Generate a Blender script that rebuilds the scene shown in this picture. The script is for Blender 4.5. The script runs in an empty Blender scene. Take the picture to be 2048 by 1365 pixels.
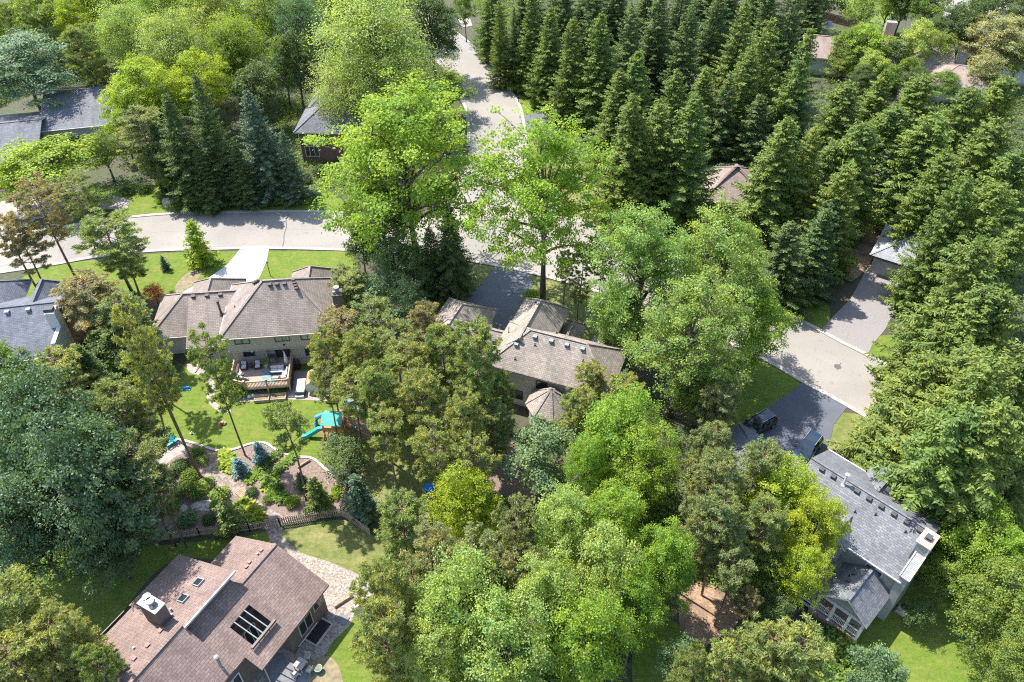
import bpy, math, random
import numpy as np
from mathutils import Vector, Matrix

# ------------------------------------------------------------------ camera
HC = 67.0; TH = math.radians(42.1); FPX = 1593.0      # drone height, pitch, focal length in photo pixels
SC = bpy.context.scene
cam_d = bpy.data.cameras.new('camera'); cam = bpy.data.objects.new('camera', cam_d)
SC.collection.objects.link(cam); SC.camera = cam
cam.location = (0, 0, HC); cam.rotation_euler = (math.pi/2-TH, 0, 0)
cam_d.sensor_width = 36; cam_d.lens = 36*FPX/2048; cam_d.clip_start = .5; cam_d.clip_end = 3000
# ------------------------------------------------------------------ sky and sun
SUN_EL = math.radians(58); sh = Vector((-.79, .61, 0)).normalized()
sun_dir = Vector((sh.x*math.cos(SUN_EL), sh.y*math.cos(SUN_EL), math.sin(SUN_EL)))
W = bpy.data.worlds.new('World'); SC.world = W; W.use_nodes = True
nt = W.node_tree; bg = nt.nodes['Background']
sky = nt.nodes.new('ShaderNodeTexSky'); sky.sky_type = 'NISHITA'; sky.sun_disc = False
sky.sun_elevation = SUN_EL; sky.sun_rotation = math.atan2(sh.x, sh.y); sky.altitude = 200
nt.links.new(sky.outputs[0], bg.inputs[0]); bg.inputs[1].default_value = .15
sl = bpy.data.lights.new('sun', 'SUN'); sl.energy = 3.7; sl.angle = math.radians(.55); sl.color = (1, .965, .91)
sun = bpy.data.objects.new('sun', sl); SC.collection.objects.link(sun)
sun.rotation_euler = sun_dir.to_track_quat('Z', 'Y').to_euler(); sun.location = (0, 0, 120)
SC.view_settings.view_transform = 'Standard'; SC.view_settings.look = 'None'
SC.view_settings.exposure = 1.36; SC.view_settings.gamma = 1
SC.render.engine = 'CYCLES'
SC.cycles.max_bounces = 7; SC.cycles.diffuse_bounces = 5; SC.cycles.transmission_bounces = 5; SC.cycles.glossy_bounces = 2
SC.cycles.use_denoising = False; SC.cycles.filter_width = 1.1; SC.cycles.sample_clamp_indirect = 6

R_ = random.Random(7)
NP = np.random.RandomState(11)
CT, ST = math.cos(TH), math.sin(TH)
def G(px, py, z=0.0):
    """world point at height z seen at survey pixel px,py"""
    u = px-1024; v = py-682.5
    t = (HC-z)/(FPX*ST+v*CT)
    return Vector((u*t, (FPX*CT-v*ST)*t, z))
def mpp(y, z): return (y*CT+(HC-z)*ST)/FPX           # metres per photo pixel at that place

# ------------------------------------------------------------------ materials
def new_mat(name):
    m = bpy.data.materials.new(name); m.use_nodes = True
    return m, m.node_tree, m.node_tree.nodes, m.node_tree.links, m.node_tree.nodes['Principled BSDF']
def ramp(nodes, stops):
    r = nodes.new('ShaderNodeValToRGB'); e = r.color_ramp.elements
    while len(e) < len(stops): e.new(.5)
    for i, (p, c) in enumerate(stops): e[i].position = p; e[i].color = (*c, 1)
    return r
def coords(nodes, links, kind='Object', scale=(1, 1, 1)):
    t = nodes.new('ShaderNodeTexCoord'); mp = nodes.new('ShaderNodeMapping'); mp.inputs['Scale'].default_value = scale
    links.new(t.outputs[kind], mp.inputs[0]); return mp.outputs[0]
def noise(nodes, links, vec, scale, detail=4, rough=.55):
    n = nodes.new('ShaderNodeTexNoise'); n.inputs['Scale'].default_value = scale
    n.inputs['Detail'].default_value = detail; n.inputs['Roughness'].default_value = rough
    links.new(vec, n.inputs['Vector']); return n
def mixc(nodes, links, a, b, fac, mode='MIX'):
    m = nodes.new('ShaderNodeMix'); m.data_type = 'RGBA'; m.blend_type = mode
    for s, v in ((0, fac), (6, a), (7, b)):
        if isinstance(v, (int, float)): m.inputs[s].default_value = v
        elif isinstance(v, tuple): m.inputs[s].default_value = (*v, 1)
        else: links.new(v, m.inputs[s])
    return m.outputs[2]
def bump(nodes, links, h, p, strength=.4, dist=.05):
    b = nodes.new('ShaderNodeBump'); b.inputs['Strength'].default_value = strength; b.inputs['Distance'].default_value = dist
    links.new(h, b.inputs['Height']); links.new(b.outputs[0], p.inputs['Normal'])
def noisy(name, c1, c2, scale=1.0, rough=.85, c3=None, scale3=.1, b=.3, bd=.03, kind='Object', stretch=(1, 1, 1), lo=.35, hi=.65):
    m, t, N, L, P = new_mat(name)
    v = coords(N, L, kind, stretch); n = noise(N, L, v, scale, 5)
    r = ramp(N, [(lo, c1), (hi, c2)]); L.new(n.outputs[0], r.inputs[0]); col = r.outputs[0]
    if c3 is not None:
        n3 = noise(N, L, v, scale3, 3); r3 = ramp(N, [(.45, (0, 0, 0)), (.62, (1, 1, 1))]); L.new(n3.outputs[0], r3.inputs[0])
        col = mixc(N, L, col, c3, r3.outputs[0])
    L.new(col, P.inputs['Base Color']); P.inputs['Roughness'].default_value = rough
    if b: bump(N, L, n.outputs[0], P, b, bd)
    return m
def plain(name, c, rough=.6, metal=0.0, var=.12):
    m, t, N, L, P = new_mat(name)
    v = coords(N, L); n = noise(N, L, v, 1.7, 4)
    r = ramp(N, [(.3, tuple(x*(1-var) for x in c)), (.7, tuple(min(1, x*(1+var)) for x in c))])
    L.new(n.outputs[0], r.inputs[0]); L.new(r.outputs[0], P.inputs['Base Color'])
    P.inputs['Roughness'].default_value = rough; P.inputs['Metallic'].default_value = metal
    return m
def shingle(name, ca, cb, cm, wx=.42, hy=.21):
    m, t, N, L, P = new_mat(name)
    v = coords(N, L, 'UV')
    br = N.new('ShaderNodeTexBrick'); L.new(v, br.inputs[0]); br.inputs['Scale'].default_value = 1
    br.inputs['Brick Width'].default_value = wx; br.inputs['Row Height'].default_value = hy
    br.inputs['Mortar Size'].default_value = .018; br.inputs['Mortar Smooth'].default_value = .4; br.inputs['Bias'].default_value = 0
    br.inputs['Color1'].default_value = (*ca, 1); br.inputs['Color2'].default_value = (*cb, 1); br.inputs['Mortar'].default_value = (*cm, 1)
    n = noise(N, L, v, .35, 5); r = ramp(N, [(.3, (.80, .80, .80)), (.7, (1.14, 1.12, 1.1))]); L.new(n.outputs[0], r.inputs[0])
    n2 = noise(N, L, v, 9, 3); r2 = ramp(N, [(.3, (.78, .78, .78)), (.7, (1.2, 1.2, 1.2))]); L.new(n2.outputs[0], r2.inputs[0])
    n3 = noise(N, L, coords(N, L, 'UV', (1.1, .16, 1)), 1.0, 5, .65); r3 = ramp(N, [(.32, (.80, .80, .79)), (.55, (1.03, 1.03, 1.03))]); L.new(n3.outputs[0], r3.inputs[0])
    c = mixc(N, L, br.outputs[0], r.outputs[0], 1.0, 'MULTIPLY'); c = mixc(N, L, c, r2.outputs[0], 1.0, 'MULTIPLY'); c = mixc(N, L, c, r3.outputs[0], 1.0, 'MULTIPLY')
    L.new(c, P.inputs['Base Color']); P.inputs['Roughness'].default_value = .92
    bump(N, L, br.outputs['Fac'], P, -.6, .02)
    return m
def board(name, c1, c2, w=.14, along='x', rough=.8):
    """boards or siding: lines every w metres"""
    m, t, N, L, P = new_mat(name)
    v = coords(N, L, 'UV')
    br = N.new('ShaderNodeTexBrick'); L.new(v, br.inputs[0]); br.inputs['Scale'].default_value = 1
    br.inputs['Brick Width'].default_value = 3.0; br.inputs['Row Height'].default_value = w; br.inputs['Mortar Size'].default_value = .012
    br.inputs['Color1'].default_value = (*c1, 1); br.inputs['Color2'].default_value = (*c2, 1)
    br.inputs['Mortar'].default_value = (*[x*.45 for x in c1], 1)
    n = noise(N, L, v, 2.5, 4); r = ramp(N, [(.3, (.85, .85, .85)), (.7, (1.1, 1.1, 1.1))]); L.new(n.outputs[0], r.inputs[0])
    L.new(mixc(N, L, br.outputs[0], r.outputs[0], 1.0, 'MULTIPLY'), P.inputs['Base Color']); P.inputs['Roughness'].default_value = rough
    bump(N, L, br.outputs['Fac'], P, -.4, .02)
    return m
def leafmat(name, c, var=.35, hue=.03, trans=.42, gloss=.01, rough=.5):
    m, t, N, L, P = new_mat(name); N.remove(P)
    out = [n for n in N if n.type == 'OUTPUT_MATERIAL'][0]
    geo = N.new('ShaderNodeNewGeometry'); oi = N.new('ShaderNodeObjectInfo')
    hs = N.new('ShaderNodeHueSaturation'); hs.inputs['Color'].default_value = (*c, 1)
    def mr(src, a, b):
        x = N.new('ShaderNodeMapRange'); L.new(src, x.inputs[0]); x.inputs[3].default_value = a; x.inputs[4].default_value = b; return x.outputs[0]
    L.new(mr(geo.outputs['Random Per Island'], 1-var, 1+var*1.15), hs.inputs['Value'])
    L.new(mr(oi.outputs['Random'], .5-hue*.65, .5+hue*.1), hs.inputs['Hue'])
    tc = N.new('ShaderNodeTexCoord'); n = noise(N, L, tc.outputs['Object'], .45, 3)
    r = ramp(N, [(.32, (.72, .82, .92)), (.68, (1.24, 1.14, .92))]); L.new(n.outputs[0], r.inputs[0])
    col = mixc(N, L, hs.outputs[0], r.outputs[0], 1.0, 'MULTIPLY')
    d = N.new('ShaderNodeBsdfDiffuse'); L.new(col, d.inputs[0])
    tr = N.new('ShaderNodeBsdfTranslucent'); tcol = mixc(N, L, col, (1.5, 1.45, .55), 1.0, 'MULTIPLY'); L.new(tcol, tr.inputs[0])
    g = N.new('ShaderNodeBsdfGlossy'); g.inputs['Color'].default_value = (.9, .95, 1, 1); g.inputs['Roughness'].default_value = rough
    m1 = N.new('ShaderNodeMixShader'); m1.inputs[0].default_value = trans; L.new(d.outputs[0], m1.inputs[1]); L.new(tr.outputs[0], m1.inputs[2])
    m2 = N.new('ShaderNodeMixShader'); m2.inputs[0].default_value = gloss; L.new(m1.outputs[0], m2.inputs[1]); L.new(g.outputs[0], m2.inputs[2])
    L.new(m2.outputs[0], out.inputs[0])
    return m

M = {}
M['bark'] = noisy('bark', (.07, .05, .035), (.17, .13, .10), 3, c3=(.11, .10, .08), scale3=.8, stretch=(1, 1, .25), b=.8)
M['pinebark'] = noisy('pine_bark', (.12, .075, .05), (.26, .18, .13), 3, stretch=(1, 1, .25), b=.8)
LEAF = dict(
    ash=leafmat('leaf_ash_green', (.245, .35, .098), trans=.48),
    yel=leafmat('leaf_yellow_green', (.315, .41, .05), trans=.5),
    lime=leafmat('leaf_lime', (.255, .375, .062), trans=.5),
    light=leafmat('leaf_light_green', (.32, .41, .125), trans=.48),
    mid=leafmat('leaf_mid_green', (.19, .275, .062), trans=.45),
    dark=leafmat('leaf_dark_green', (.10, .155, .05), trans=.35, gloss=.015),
    blue=leafmat('leaf_blue_green', (.098, .165, .070), trans=.35, gloss=.03),
    bluemid=leafmat('leaf_bluish_mid', (.175, .265, .13), trans=.42, gloss=.015),
    silver=leafmat('leaf_silver', (.19, .27, .165), trans=.38, gloss=.02),
    tan=leafmat('leaf_tan_green', (0.310, 0.322, 0.155), trans=.4),
    pine=leafmat('needle_pine', (.30, .335, .115), trans=.4, gloss=.01),
    pineg=leafmat('needle_pine_green', (.235, .30, .10), trans=.4, gloss=.01),
    pined=leafmat('needle_pine_dull', (.25, .295, .125), trans=.38, gloss=.01),
    brown=leafmat('needle_browning', (.31, .275, .145), trans=.38, gloss=.01),
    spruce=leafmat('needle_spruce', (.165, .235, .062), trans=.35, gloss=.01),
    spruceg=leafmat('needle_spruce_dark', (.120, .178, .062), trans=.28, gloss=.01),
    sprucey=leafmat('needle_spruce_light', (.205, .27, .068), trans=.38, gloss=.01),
    spruceb=leafmat('needle_blue_spruce', (0.196, 0.299, 0.310), trans=.2, gloss=.02),
    sprucebd=leafmat('needle_blue_green_spruce', (0.121, 0.178, 0.109), trans=.25, gloss=.02),
    rust=leafmat('needle_rust', (0.483, 0.172, 0.069), trans=.35),
)
M['ground'] = noisy('ground_woodland', (.028, .045, .012), (.085, .105, .035), 1.6, c3=(.075, .06, .038), scale3=.15, b=.8, bd=.15)
def lawn_mat(name, c1, c2, c3, c4):
    m, t, N, L, P = new_mat(name); v = coords(N, L)
    n = noise(N, L, v, 6, 6, .75); r = ramp(N, [(.3, c1), (.7, c2)]); L.new(n.outputs[0], r.inputs[0])
    n2 = noise(N, L, v, .5, 5, .65); r2 = ramp(N, [(.42, (0, 0, 0)), (.66, (1, 1, 1))]); L.new(n2.outputs[0], r2.inputs[0])
    c = mixc(N, L, r.outputs[0], c3, r2.outputs[0])
    n3 = noise(N, L, coords(N, L, scale=(.5, 2.6, 1)), 1.0, 4); r3 = ramp(N, [(.45, (0, 0, 0)), (.72, (.8, .8, .8))]); L.new(n3.outputs[0], r3.inputs[0])
    c = mixc(N, L, c, c4, r3.outputs[0])
    n5 = noise(N, L, v, 2.2, 5, .8); r5 = ramp(N, [(.3, (.62, .66, .6)), (.5, (1, 1, 1)), (.72, (1.25, 1.15, 1.1))]); L.new(n5.outputs[0], r5.inputs[0])
    c = mixc(N, L, c, r5.outputs[0], 1.0, 'MULTIPLY')
    L.new(c, P.inputs['Base Color']); P.inputs['Roughness'].default_value = .95; bump(N, L, n.outputs[0], P, .9, .09); return m
M['lawn'] = lawn_mat('lawn', (.080, .135, .010), (.155, .215, .018), (.175, .195, .030), (.085, .145, .012))
M['drylawn'] = lawn_mat('dry_lawn', (.10, .135, .025), (.18, .19, .05), (.25, .225, .085), (.11, .15, .03))
M['soil'] = noisy('soil', (.16, .12, .07), (.27, .22, .12), 2)
M['road0'] = noisy('road_surface', (.265, .232, .205), (.315, .277, .247), 9, c3=(.28, .238, .215), scale3=.06, b=.15, lo=.2, hi=.8)
def road_mat():
    m, t, N, L, P = new_mat('road_surface_worn'); v = coords(N, L)
    n = noise(N, L, v, 7, 6, .7); r = ramp(N, [(.25, (.235, .212, .182)), (.75, (.325, .295, .255))]); L.new(n.outputs[0], r.inputs[0])
    n2 = noise(N, L, v, .09, 4, .6); r2 = ramp(N, [(.35, (.86, .86, .88)), (.65, (1.06, 1.05, 1.03))]); L.new(n2.outputs[0], r2.inputs[0])
    n3 = noise(N, L, v, 1.1, 4, .75); r3 = ramp(N, [(.28, (.78, .78, .79)), (.42, (1, 1, 1))]); L.new(n3.outputs[0], r3.inputs[0])
    c = mixc(N, L, mixc(N, L, r.outputs[0], r2.outputs[0], 1.0, 'MULTIPLY'), r3.outputs[0], 1.0, 'MULTIPLY')
    L.new(c, P.inputs['Base Color']); P.inputs['Roughness'].default_value = .9; bump(N, L, n.outputs[0], P, .2, .02); return m
M['road'] = road_mat()
M['kerb'] = noisy('kerb_concrete', (.33, .29, .255), (.43, .385, .34), 2, b=.2)
M['tar'] = plain('tar_line', (.10, .095, .09), .7)
M['concrete'] = noisy('new_concrete', (.47, .47, .46), (.56, .56, .55), .8, b=.1)
M['oldconc'] = noisy('old_concrete', (.27, .23, .195), (.36, .31, .27), 1.0, b=.2)
M['asphalt'] = noisy('sealed_asphalt', (.105, .11, .125), (.13, .135, .15), 8, c3=(.135, .14, .155), scale3=.25, b=.15, lo=.2, hi=.8)
M['asphaltd'] = noisy('fresh_asphalt', (.085, .092, .112), (.105, .112, .132), 8, c3=(.115, .12, .137), scale3=.25, b=.15, lo=.2, hi=.8)
M['asphaltp'] = noisy('worn_asphalt', (.20, .18, .175), (.27, .24, .23), 8, c3=(.24, .215, .205), scale3=.3, b=.2)
M['mulch'] = noisy('bark_mulch', (.12, .075, .055), (.30, .215, .17), 5, c3=(.20, .15, .12), scale3=.6, b=1, bd=.08)
M['chip'] = noisy('wood_chip', (.22, .13, .075), (.42, .28, .18), 5, c3=(.18, .12, .075), scale3=.5, b=.8, bd=.05)
M['gravel'] = None
def gravel_mat(name, lo, hi, sc):
    m, t, N, L, P = new_mat(name); v = coords(N, L)
    vo = N.new('ShaderNodeTexVoronoi'); vo.inputs['Scale'].default_value = sc; L.new(v, vo.inputs['Vector'])
    sep = N.new('ShaderNodeSeparateColor'); L.new(vo.outputs['Color'], sep.inputs[0])
    r = ramp(N, [(0, lo), (1, hi)]); L.new(sep.outputs[0], r.inputs[0]); L.new(r.outputs[0], P.inputs['Base Color'])
    P.inputs['Roughness'].default_value = .9; bump(N, L, vo.outputs['Distance'], P, -.9, .08); return m
M['gravel'] = gravel_mat('river_gravel', (.17, .138, .115), (.41, .345, .29), 8)
M['rocks'] = gravel_mat('creek_rock', (.15, .115, .09), (.37, .30, .25), 4.5)
M['sh_brown'] = shingle('shingle_weathered_brown', (.245, .200, .168), (.315, .262, .224), (.11, .092, .082))
M['sh_tan'] = shingle('shingle_tan', (.275, .228, .190), (.385, .327, .275), (.13, .115, .10))
M['sh_red'] = shingle('shingle_red_brown', (.215, .150, .126), (.275, .198, .168), (.105, .072, .062), .5, .24)
M['sh_grey'] = shingle('shingle_grey', (.145, .15, .162), (.215, .222, .236), (.08, .083, .092))
M['sh_dark'] = shingle('shingle_charcoal', (.13, .14, .165), (.185, .197, .225), (.07, .076, .09))
M['sh_slate'] = shingle('shingle_slate', (.135, .135, .15), (.20, .20, .215), (.075, .075, .085))
M['stucco'] = noisy('stucco', (.44, .405, .34), (.475, .44, .375), 1.2, b=0)
M['stucco_grey'] = noisy('stucco_grey', (.34, .32, .29), (.38, .36, .325), 2.5, b=.2)
M['siding_grey'] = board('siding_grey', (.32, .315, .295), (.35, .345, .32))
M['siding_cream'] = board('siding_cream', (.53, .49, .40), (.56, .52, .43))
M['siding_brown'] = board('siding_brown', (.125, .098, .082), (.145, .115, .098), .2)
M['brick'] = shingle('brick', (.19, .075, .055), (.25, .10, .075), (.22, .17, .15), .22, .075)
M['trim'] = plain('white_trim', (.60, .59, .57), .5, var=.04)
M['trimtan'] = plain('tan_trim', (.40, .345, .28), .6)
M['bronze'] = plain('bronze_frame', (.07, .055, .045), .5)
M['greenframe'] = plain('dark_green_frame', (.025, .045, .035), .4)
M['copper'] = noisy('copper_cap', (.55, .27, .14), (.70, .55, .45), 3, rough=.5)
M['metal'] = plain('galvanised_metal', (.27, .275, .285), .6, .2, .25)
M['black'] = plain('black_plastic', (.02, .02, .022), .5)
M['vent'] = plain('vent_dark', (.075, .07, .07), .7)
M['ventbrown'] = plain('vent_brown', (.10, .07, .06), .7)
M['ventgreen'] = plain('vent_grey_green', (.24, .27, .26), .5)
M['deck'] = board('deck_boards', (.36, .26, .20), (.42, .31, .245), .15)
M['cedar'] = board('cedar_wood', (.42, .31, .22), (.50, .375, .27), .15)
M['playwood'] = plain('orange_cedar', (.50, .23, .095), .7)
M['fencewood'] = noisy('weathered_fence_wood', (.30, .225, .17), (.48, .38, .30), 5)
M['fenceb'] = noisy('stained_fence_wood', (.16, .095, .07), (.24, .15, .11), 4)
M['log'] = noisy('log_wood', (.30, .20, .13), (.45, .32, .23), 3)
M['teal'] = plain('teal_canvas', (.10, .42, .36), .7)
M['tealplastic'] = plain('teal_plastic', (.03, .33, .33), .4)
M['bluefab'] = plain('blue_fabric', (.06, .27, .50), .7)
M['brightblue'] = plain('bright_blue', (.015, .20, .62), .5)
M['red'] = plain('red_plastic', (.62, .16, .13), .5)
M['cushion'] = plain('grey_white_cushion', (.56, .55, .58), .9, var=.06)
M['wicker'] = plain('dark_wicker', (.06, .05, .048), .8)
M['rug'] = noisy('teal_rug', (.10, .18, .20), (.24, .34, .36), 2.5, stretch=(1, 1, 1))
M['parasol'] = noisy('striped_parasol', (.50, .51, .56), (.66, .66, .70), 6)
M['navy'] = plain('navy_fabric', (.05, .08, .14), .8)
M['stone'] = noisy('stone', (.36, .31, .27), (.52, .46, .40), 3)
M['darkstone'] = noisy('dark_stone', (.14, .14, .145), (.20, .20, .205), 3)
M['terracotta'] = plain('orange_wood_barrel', (.47, .28, .14), .6)
m, t, N, L, P = new_mat('glass'); P.inputs['Base Color'].default_value = (.025, .035, .04, 1); P.inputs['Roughness'].default_value = .06; P.inputs['Specular IOR Level'].default_value = .9; M['glass'] = m
m, t, N, L, P = new_mat('glass_blinds'); P.inputs['Base Color'].default_value = (.20, .30, .22, 1); P.inputs['Roughness'].default_value = .12; M['glassgreen'] = m
def paint(name, c):
    m, t, N, L, P = new_mat(name); P.inputs['Base Color'].default_value = (*c, 1); P.inputs['Metallic'].default_value = .55
    P.inputs['Roughness'].default_value = .28; P.inputs['Coat Weight'].default_value = 1; P.inputs['Coat Roughness'].default_value = .04; return m
M['paintblue'] = paint('dark_blue_paint', (.018, .045, .075)); M['paintblack'] = paint('black_paint', (.022, .028, .034))

# ------------------------------------------------------------------ mesh helper
class MB:
    def __init__(s): s.v = []; s.f = []; s.mi = []
    def add(s, vs, fs, mi=0):
        b = len(s.v); s.v += [tuple(v) for v in vs]; s.f += [tuple(i+b for i in f) for f in fs]; s.mi += [mi]*len(fs); return s
    def box(s, x0, x1, y0, y1, z0, z1, mi=0, mat=None):
        vs = [Vector((x, y, z)) for z in (z0, z1) for y in (y0, y1) for x in (x0, x1)]
        if mat is not None: vs = [mat @ v for v in vs]
        return s.add(vs, [(0, 2, 3, 1), (4, 5, 7, 6), (0, 1, 5, 4), (2, 6, 7, 3), (0, 4, 6, 2), (1, 3, 7, 5)], mi)
    def bar(s, a, b, w, h=None, mi=0):
        h = h or w; a = Vector(a); b = Vector(b); d = (b-a); L_ = d.length
        if L_ < 1e-6: return s
        q = d.to_track_quat('X', 'Z').to_matrix().to_4x4(); q.translation = a
        return s.box(0, L_, -w/2, w/2, -h/2, h/2, mi, q)
    def tube(s, pts, rad, n=7, mi=0, cap=True):
        pts = [Vector(p) for p in pts]; rad = rad if hasattr(rad, '__len__') else [rad]*len(pts)
        vs = []; fs = []
        for i, p in enumerate(pts):
            d = (pts[min(i+1, len(pts)-1)]-pts[max(i-1, 0)]).normalized()
            a = d.cross(Vector((0, 0, 1)) if abs(d.z) < .9 else Vector((1, 0, 0))).normalized(); b = d.cross(a)
            for k in range(n):
                t = 2*math.pi*k/n; vs.append(p+(a*math.cos(t)+b*math.sin(t))*rad[i])
        for i in range(len(pts)-1):
            for k in range(n): fs.append((i*n+k, i*n+(k+1) % n, (i+1)*n+(k+1) % n, (i+1)*n+k))
        if cap: fs.append(tuple(range(n-1, -1, -1))); fs.append(tuple((len(pts)-1)*n+k for k in range(n)))
        return s.add(vs, fs, mi)
    def slab(s, polys, t=.2, mi=0, mis=None):
        """solid from top polygons: same outline t lower, sides along the open edges"""
        key = lambda p: tuple(round(c, 3) for c in p)
        idx = {}; vs = []; ff = []
        for p in polys:
            f = []
            for q in p:
                k = key(q)
                if k not in idx: idx[k] = len(vs); vs.append(Vector(q))
                f.append(idx[k])
            a = Vector((0, 0, 0))
            for i in range(len(f)): a += Vector(vs[f[i]]).cross(Vector(vs[f[(i+1) % len(f)]]))
            if a.z < 0: f = f[::-1]
            ff.append(f)
        n = len(vs); ed = {}
        for f in ff:
            for i in range(len(f)): ed[(f[i], f[(i+1) % len(f)])] = 1
        fs = [tuple(f) for f in ff]; m_ = [mi]*len(fs)
        fs += [tuple(i+n for i in reversed(f)) for f in ff]; m_ += [mi if mis is None else mis]*len(ff)
        for (a, b) in ed:
            if (b, a) not in ed: fs.append((b, a, a+n, b+n)); m_.append(mi if mis is None else mis)
        b0 = len(s.v); s.v += [tuple(v) for v in vs]+[(v.x, v.y, v.z-t) for v in vs]
        s.f += [tuple(i+b0 for i in f) for f in fs]; s.mi += m_; return s
    def build(s, name, mats, parent=None, loc=None, rz=0, smooth=False, uv=True):
        me = bpy.data.meshes.new(name); me.from_pydata(s.v, [], s.f)
        if not isinstance(mats, (list, tuple)): mats = [mats]
        for m_ in mats: me.materials.append(m_)
        me.polygons.foreach_set('material_index', s.mi)
        if smooth: me.polygons.foreach_set('use_smooth', [True]*len(s.f))
        me.update()
        if uv and len(s.f) < 20000:
            ul = me.uv_layers.new(name='uv').data
            for p in me.polygons:
                n = p.normal; a = Vector((0, 0, 1)).cross(n)
                a = a.normalized() if a.length > .05 else Vector((1, 0, 0)); b = n.cross(a)
                for li in p.loop_indices:
                    c = me.vertices[me.loops[li].vertex_index].co; ul[li].uv = (c.dot(a), c.dot(b))
        o = bpy.data.objects.new(name, me); SC.collection.objects.link(o)
        if parent: o.parent = parent
        if loc is not None: o.location = loc
        if rz: o.rotation_euler = (0, 0, rz)
        return o
def tag(o, label, cat, group=None):
    o['label'] = label; o['category'] = cat
    if group: o['group'] = group
    return o
def thing(name, label, cat, loc=(0, 0, 0), rz=0, group=None):
    o = bpy.data.objects.new(name, None); SC.collection.objects.link(o); o.empty_display_size = .5
    o.location = loc; o.rotation_euler = (0, 0, rz); return tag(o, label, cat, group)
def setting(o, kind='structure'): o['kind'] = kind; return o

# ------------------------------------------------------------------ ground, roads, beds
def crom(pts, n=6, closed=True):
    P_ = [Vector(p) for p in pts]; k = len(P_); out = []
    for i in range(k if closed else k-1):
        g = (lambda j: P_[j % k]) if closed else (lambda j: P_[max(0, min(k-1, j))])
        p0, p1, p2, p3 = g(i-1), g(i), g(i+1), g(i+2)
        for s in range(n):
            t = s/n; out.append(.5*((2*p1)+(p2-p0)*t+(2*p0-5*p1+4*p2-p3)*t*t+(3*p1-p0-3*p2+p3)*t**3))
    if not closed: out.append(P_[-1])
    return out
def sheet(name, pxs, mat, z, curve=True, kind='structure', world=False):
    pts = [Vector((*p, 0)) if world else G(*p) for p in pxs]
    if curve: pts = crom(pts)
    mb = MB(); mb.add([(p.x, p.y, z) for p in pts], [tuple(range(len(pts)))])
    o = mb.build(name, mat, uv=False)
    if o.data.polygons[0].normal.z < 0: o.data.flip_normals()
    return setting(o, kind)
def edging(name, pts, w, z0, z1, mat):
    mb = MB(); n = len(pts); L1 = []; L2 = []
    for i, p in enumerate(pts):
        d = (pts[min(i+1, n-1)]-pts[max(i-1, 0)]); d.z = 0; d.normalize(); nn = Vector((-d.y, d.x, 0))
        L1.append(p+nn*w/2); L2.append(p-nn*w/2)
    vs = []
    for i in range(n): vs += [(L1[i].x, L1[i].y, z0), (L1[i].x, L1[i].y, z1), (L2[i].x, L2[i].y, z1), (L2[i].x, L2[i].y, z0)]
    fs = []
    for i in range(n-1):
        for k in range(3): fs.append((4*i+k, 4*i+k+1, 4*i+5+k, 4*i+4+k))
    mb.add(vs, fs); return mb.build(name, mat, uv=False)
g = MB(); g.add([(-900, -300, 0), (900, -300, 0), (900, 1500, 0), (-900, 1500, 0)], [(0, 1, 2, 3)]); setting(g.build('ground', M['ground'], uv=False))

south_px = [(-300, 590), (-60, 553), (100, 529), (190, 513), (300, 501), (420, 497), (540, 495), (700, 499), (860, 509), (985, 528), (1090, 551), (1200, 583), (1350, 636), (1520, 712), (1605, 760), (1690, 806), (1810, 878), (1960, 980), (2200, 1180)]
south = crom([G(*p) for p in south_px], 6, False)
def offs(line, d):
    out = []
    for i, p in enumerate(line):
        t = (line[min(i+1, len(line)-1)]-line[max(i-1, 0)]).normalized(); out.append(p+Vector((-t.y, t.x, 0))*d)
    return out
RW = 9.1
north = offs(south, RW)
def strip(name, A, B, z, mat):
    mb = MB(); n = len(A); mb.add([(p.x, p.y, z) for p in A]+[(p.x, p.y, z) for p in B], [(i, i+1, n+i+1, n+i) for i in range(n-1)])
    o = mb.build(name, mat, uv=False)
    if o.data.polygons[0].normal.z < 0: o.data.flip_normals()
    return setting(o)
strip('road', south, north, .03, M['road'])
be_px = [(1030, 400), (1044, 340), (1049, 295), (1045, 252), (1036, 212), (1015, 178), (997, 147), (967, 113), (935, 86), (880, 45), (800, 5), (700, -30)]
be = crom([G(*p) for p in be_px], 5, False)
bw = offs(be, 9.4)
strip('road', be, bw, .038, M['road'])
# mouths of the junction
sheet('road', [(880, 432), (915, 395), (930, 350), (1046, 320), (1065, 380), (1130, 425), (1240, 475), (1120, 510), (900, 460)], M['road'], .034)
setting(edging('kerb', offs(south, -.28), .56, 0, .13, M['kerb']))
ni = [i for i, p in enumerate(north) if p.x < G(885, 430).x]; setting(edging('kerb', offs(north, .28)[:ni[-1]], .56, 0, .13, M['kerb']))
ni = [i for i, p in enumerate(north) if p.x > G(1190, 470).x]; setting(edging('kerb', offs(north, .28)[ni[0]:], .56, 0, .13, M['kerb']))
setting(edging('kerb', offs(be, -.28)[6:], .56, 0, .13, M['kerb'])); setting(edging('kerb', offs(bw, .28)[10:], .56, 0, .13, M['kerb']))
# tar joints and cracks in the road, man-hole cover
def crack(pxs, w=.12):
    o = edging('road_crack', [G(*p) for p in pxs], w, .03, .045, M['tar']); return setting(o)
crack([(577, 429), (572, 440), (573, 455), (568, 470), (568, 484), (565, 494)], .14)
crack([(1003, 496), (995, 508), (980, 523)], .1); crack([(955, 484), (1000, 491)], .07)
crack([(1682, 727), (1675, 735), (1674, 741)], .1)
mh = MB(); c0 = G(1675, 734); mh.tube([(0, 0, .03), (0, 0, .055)], .42, 20); tag(mh.build('manhole_cover', M['tar'], loc=(c0.x, c0.y, 0)), 'small round dark manhole cover in the beige road', 'manhole cover')
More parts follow.
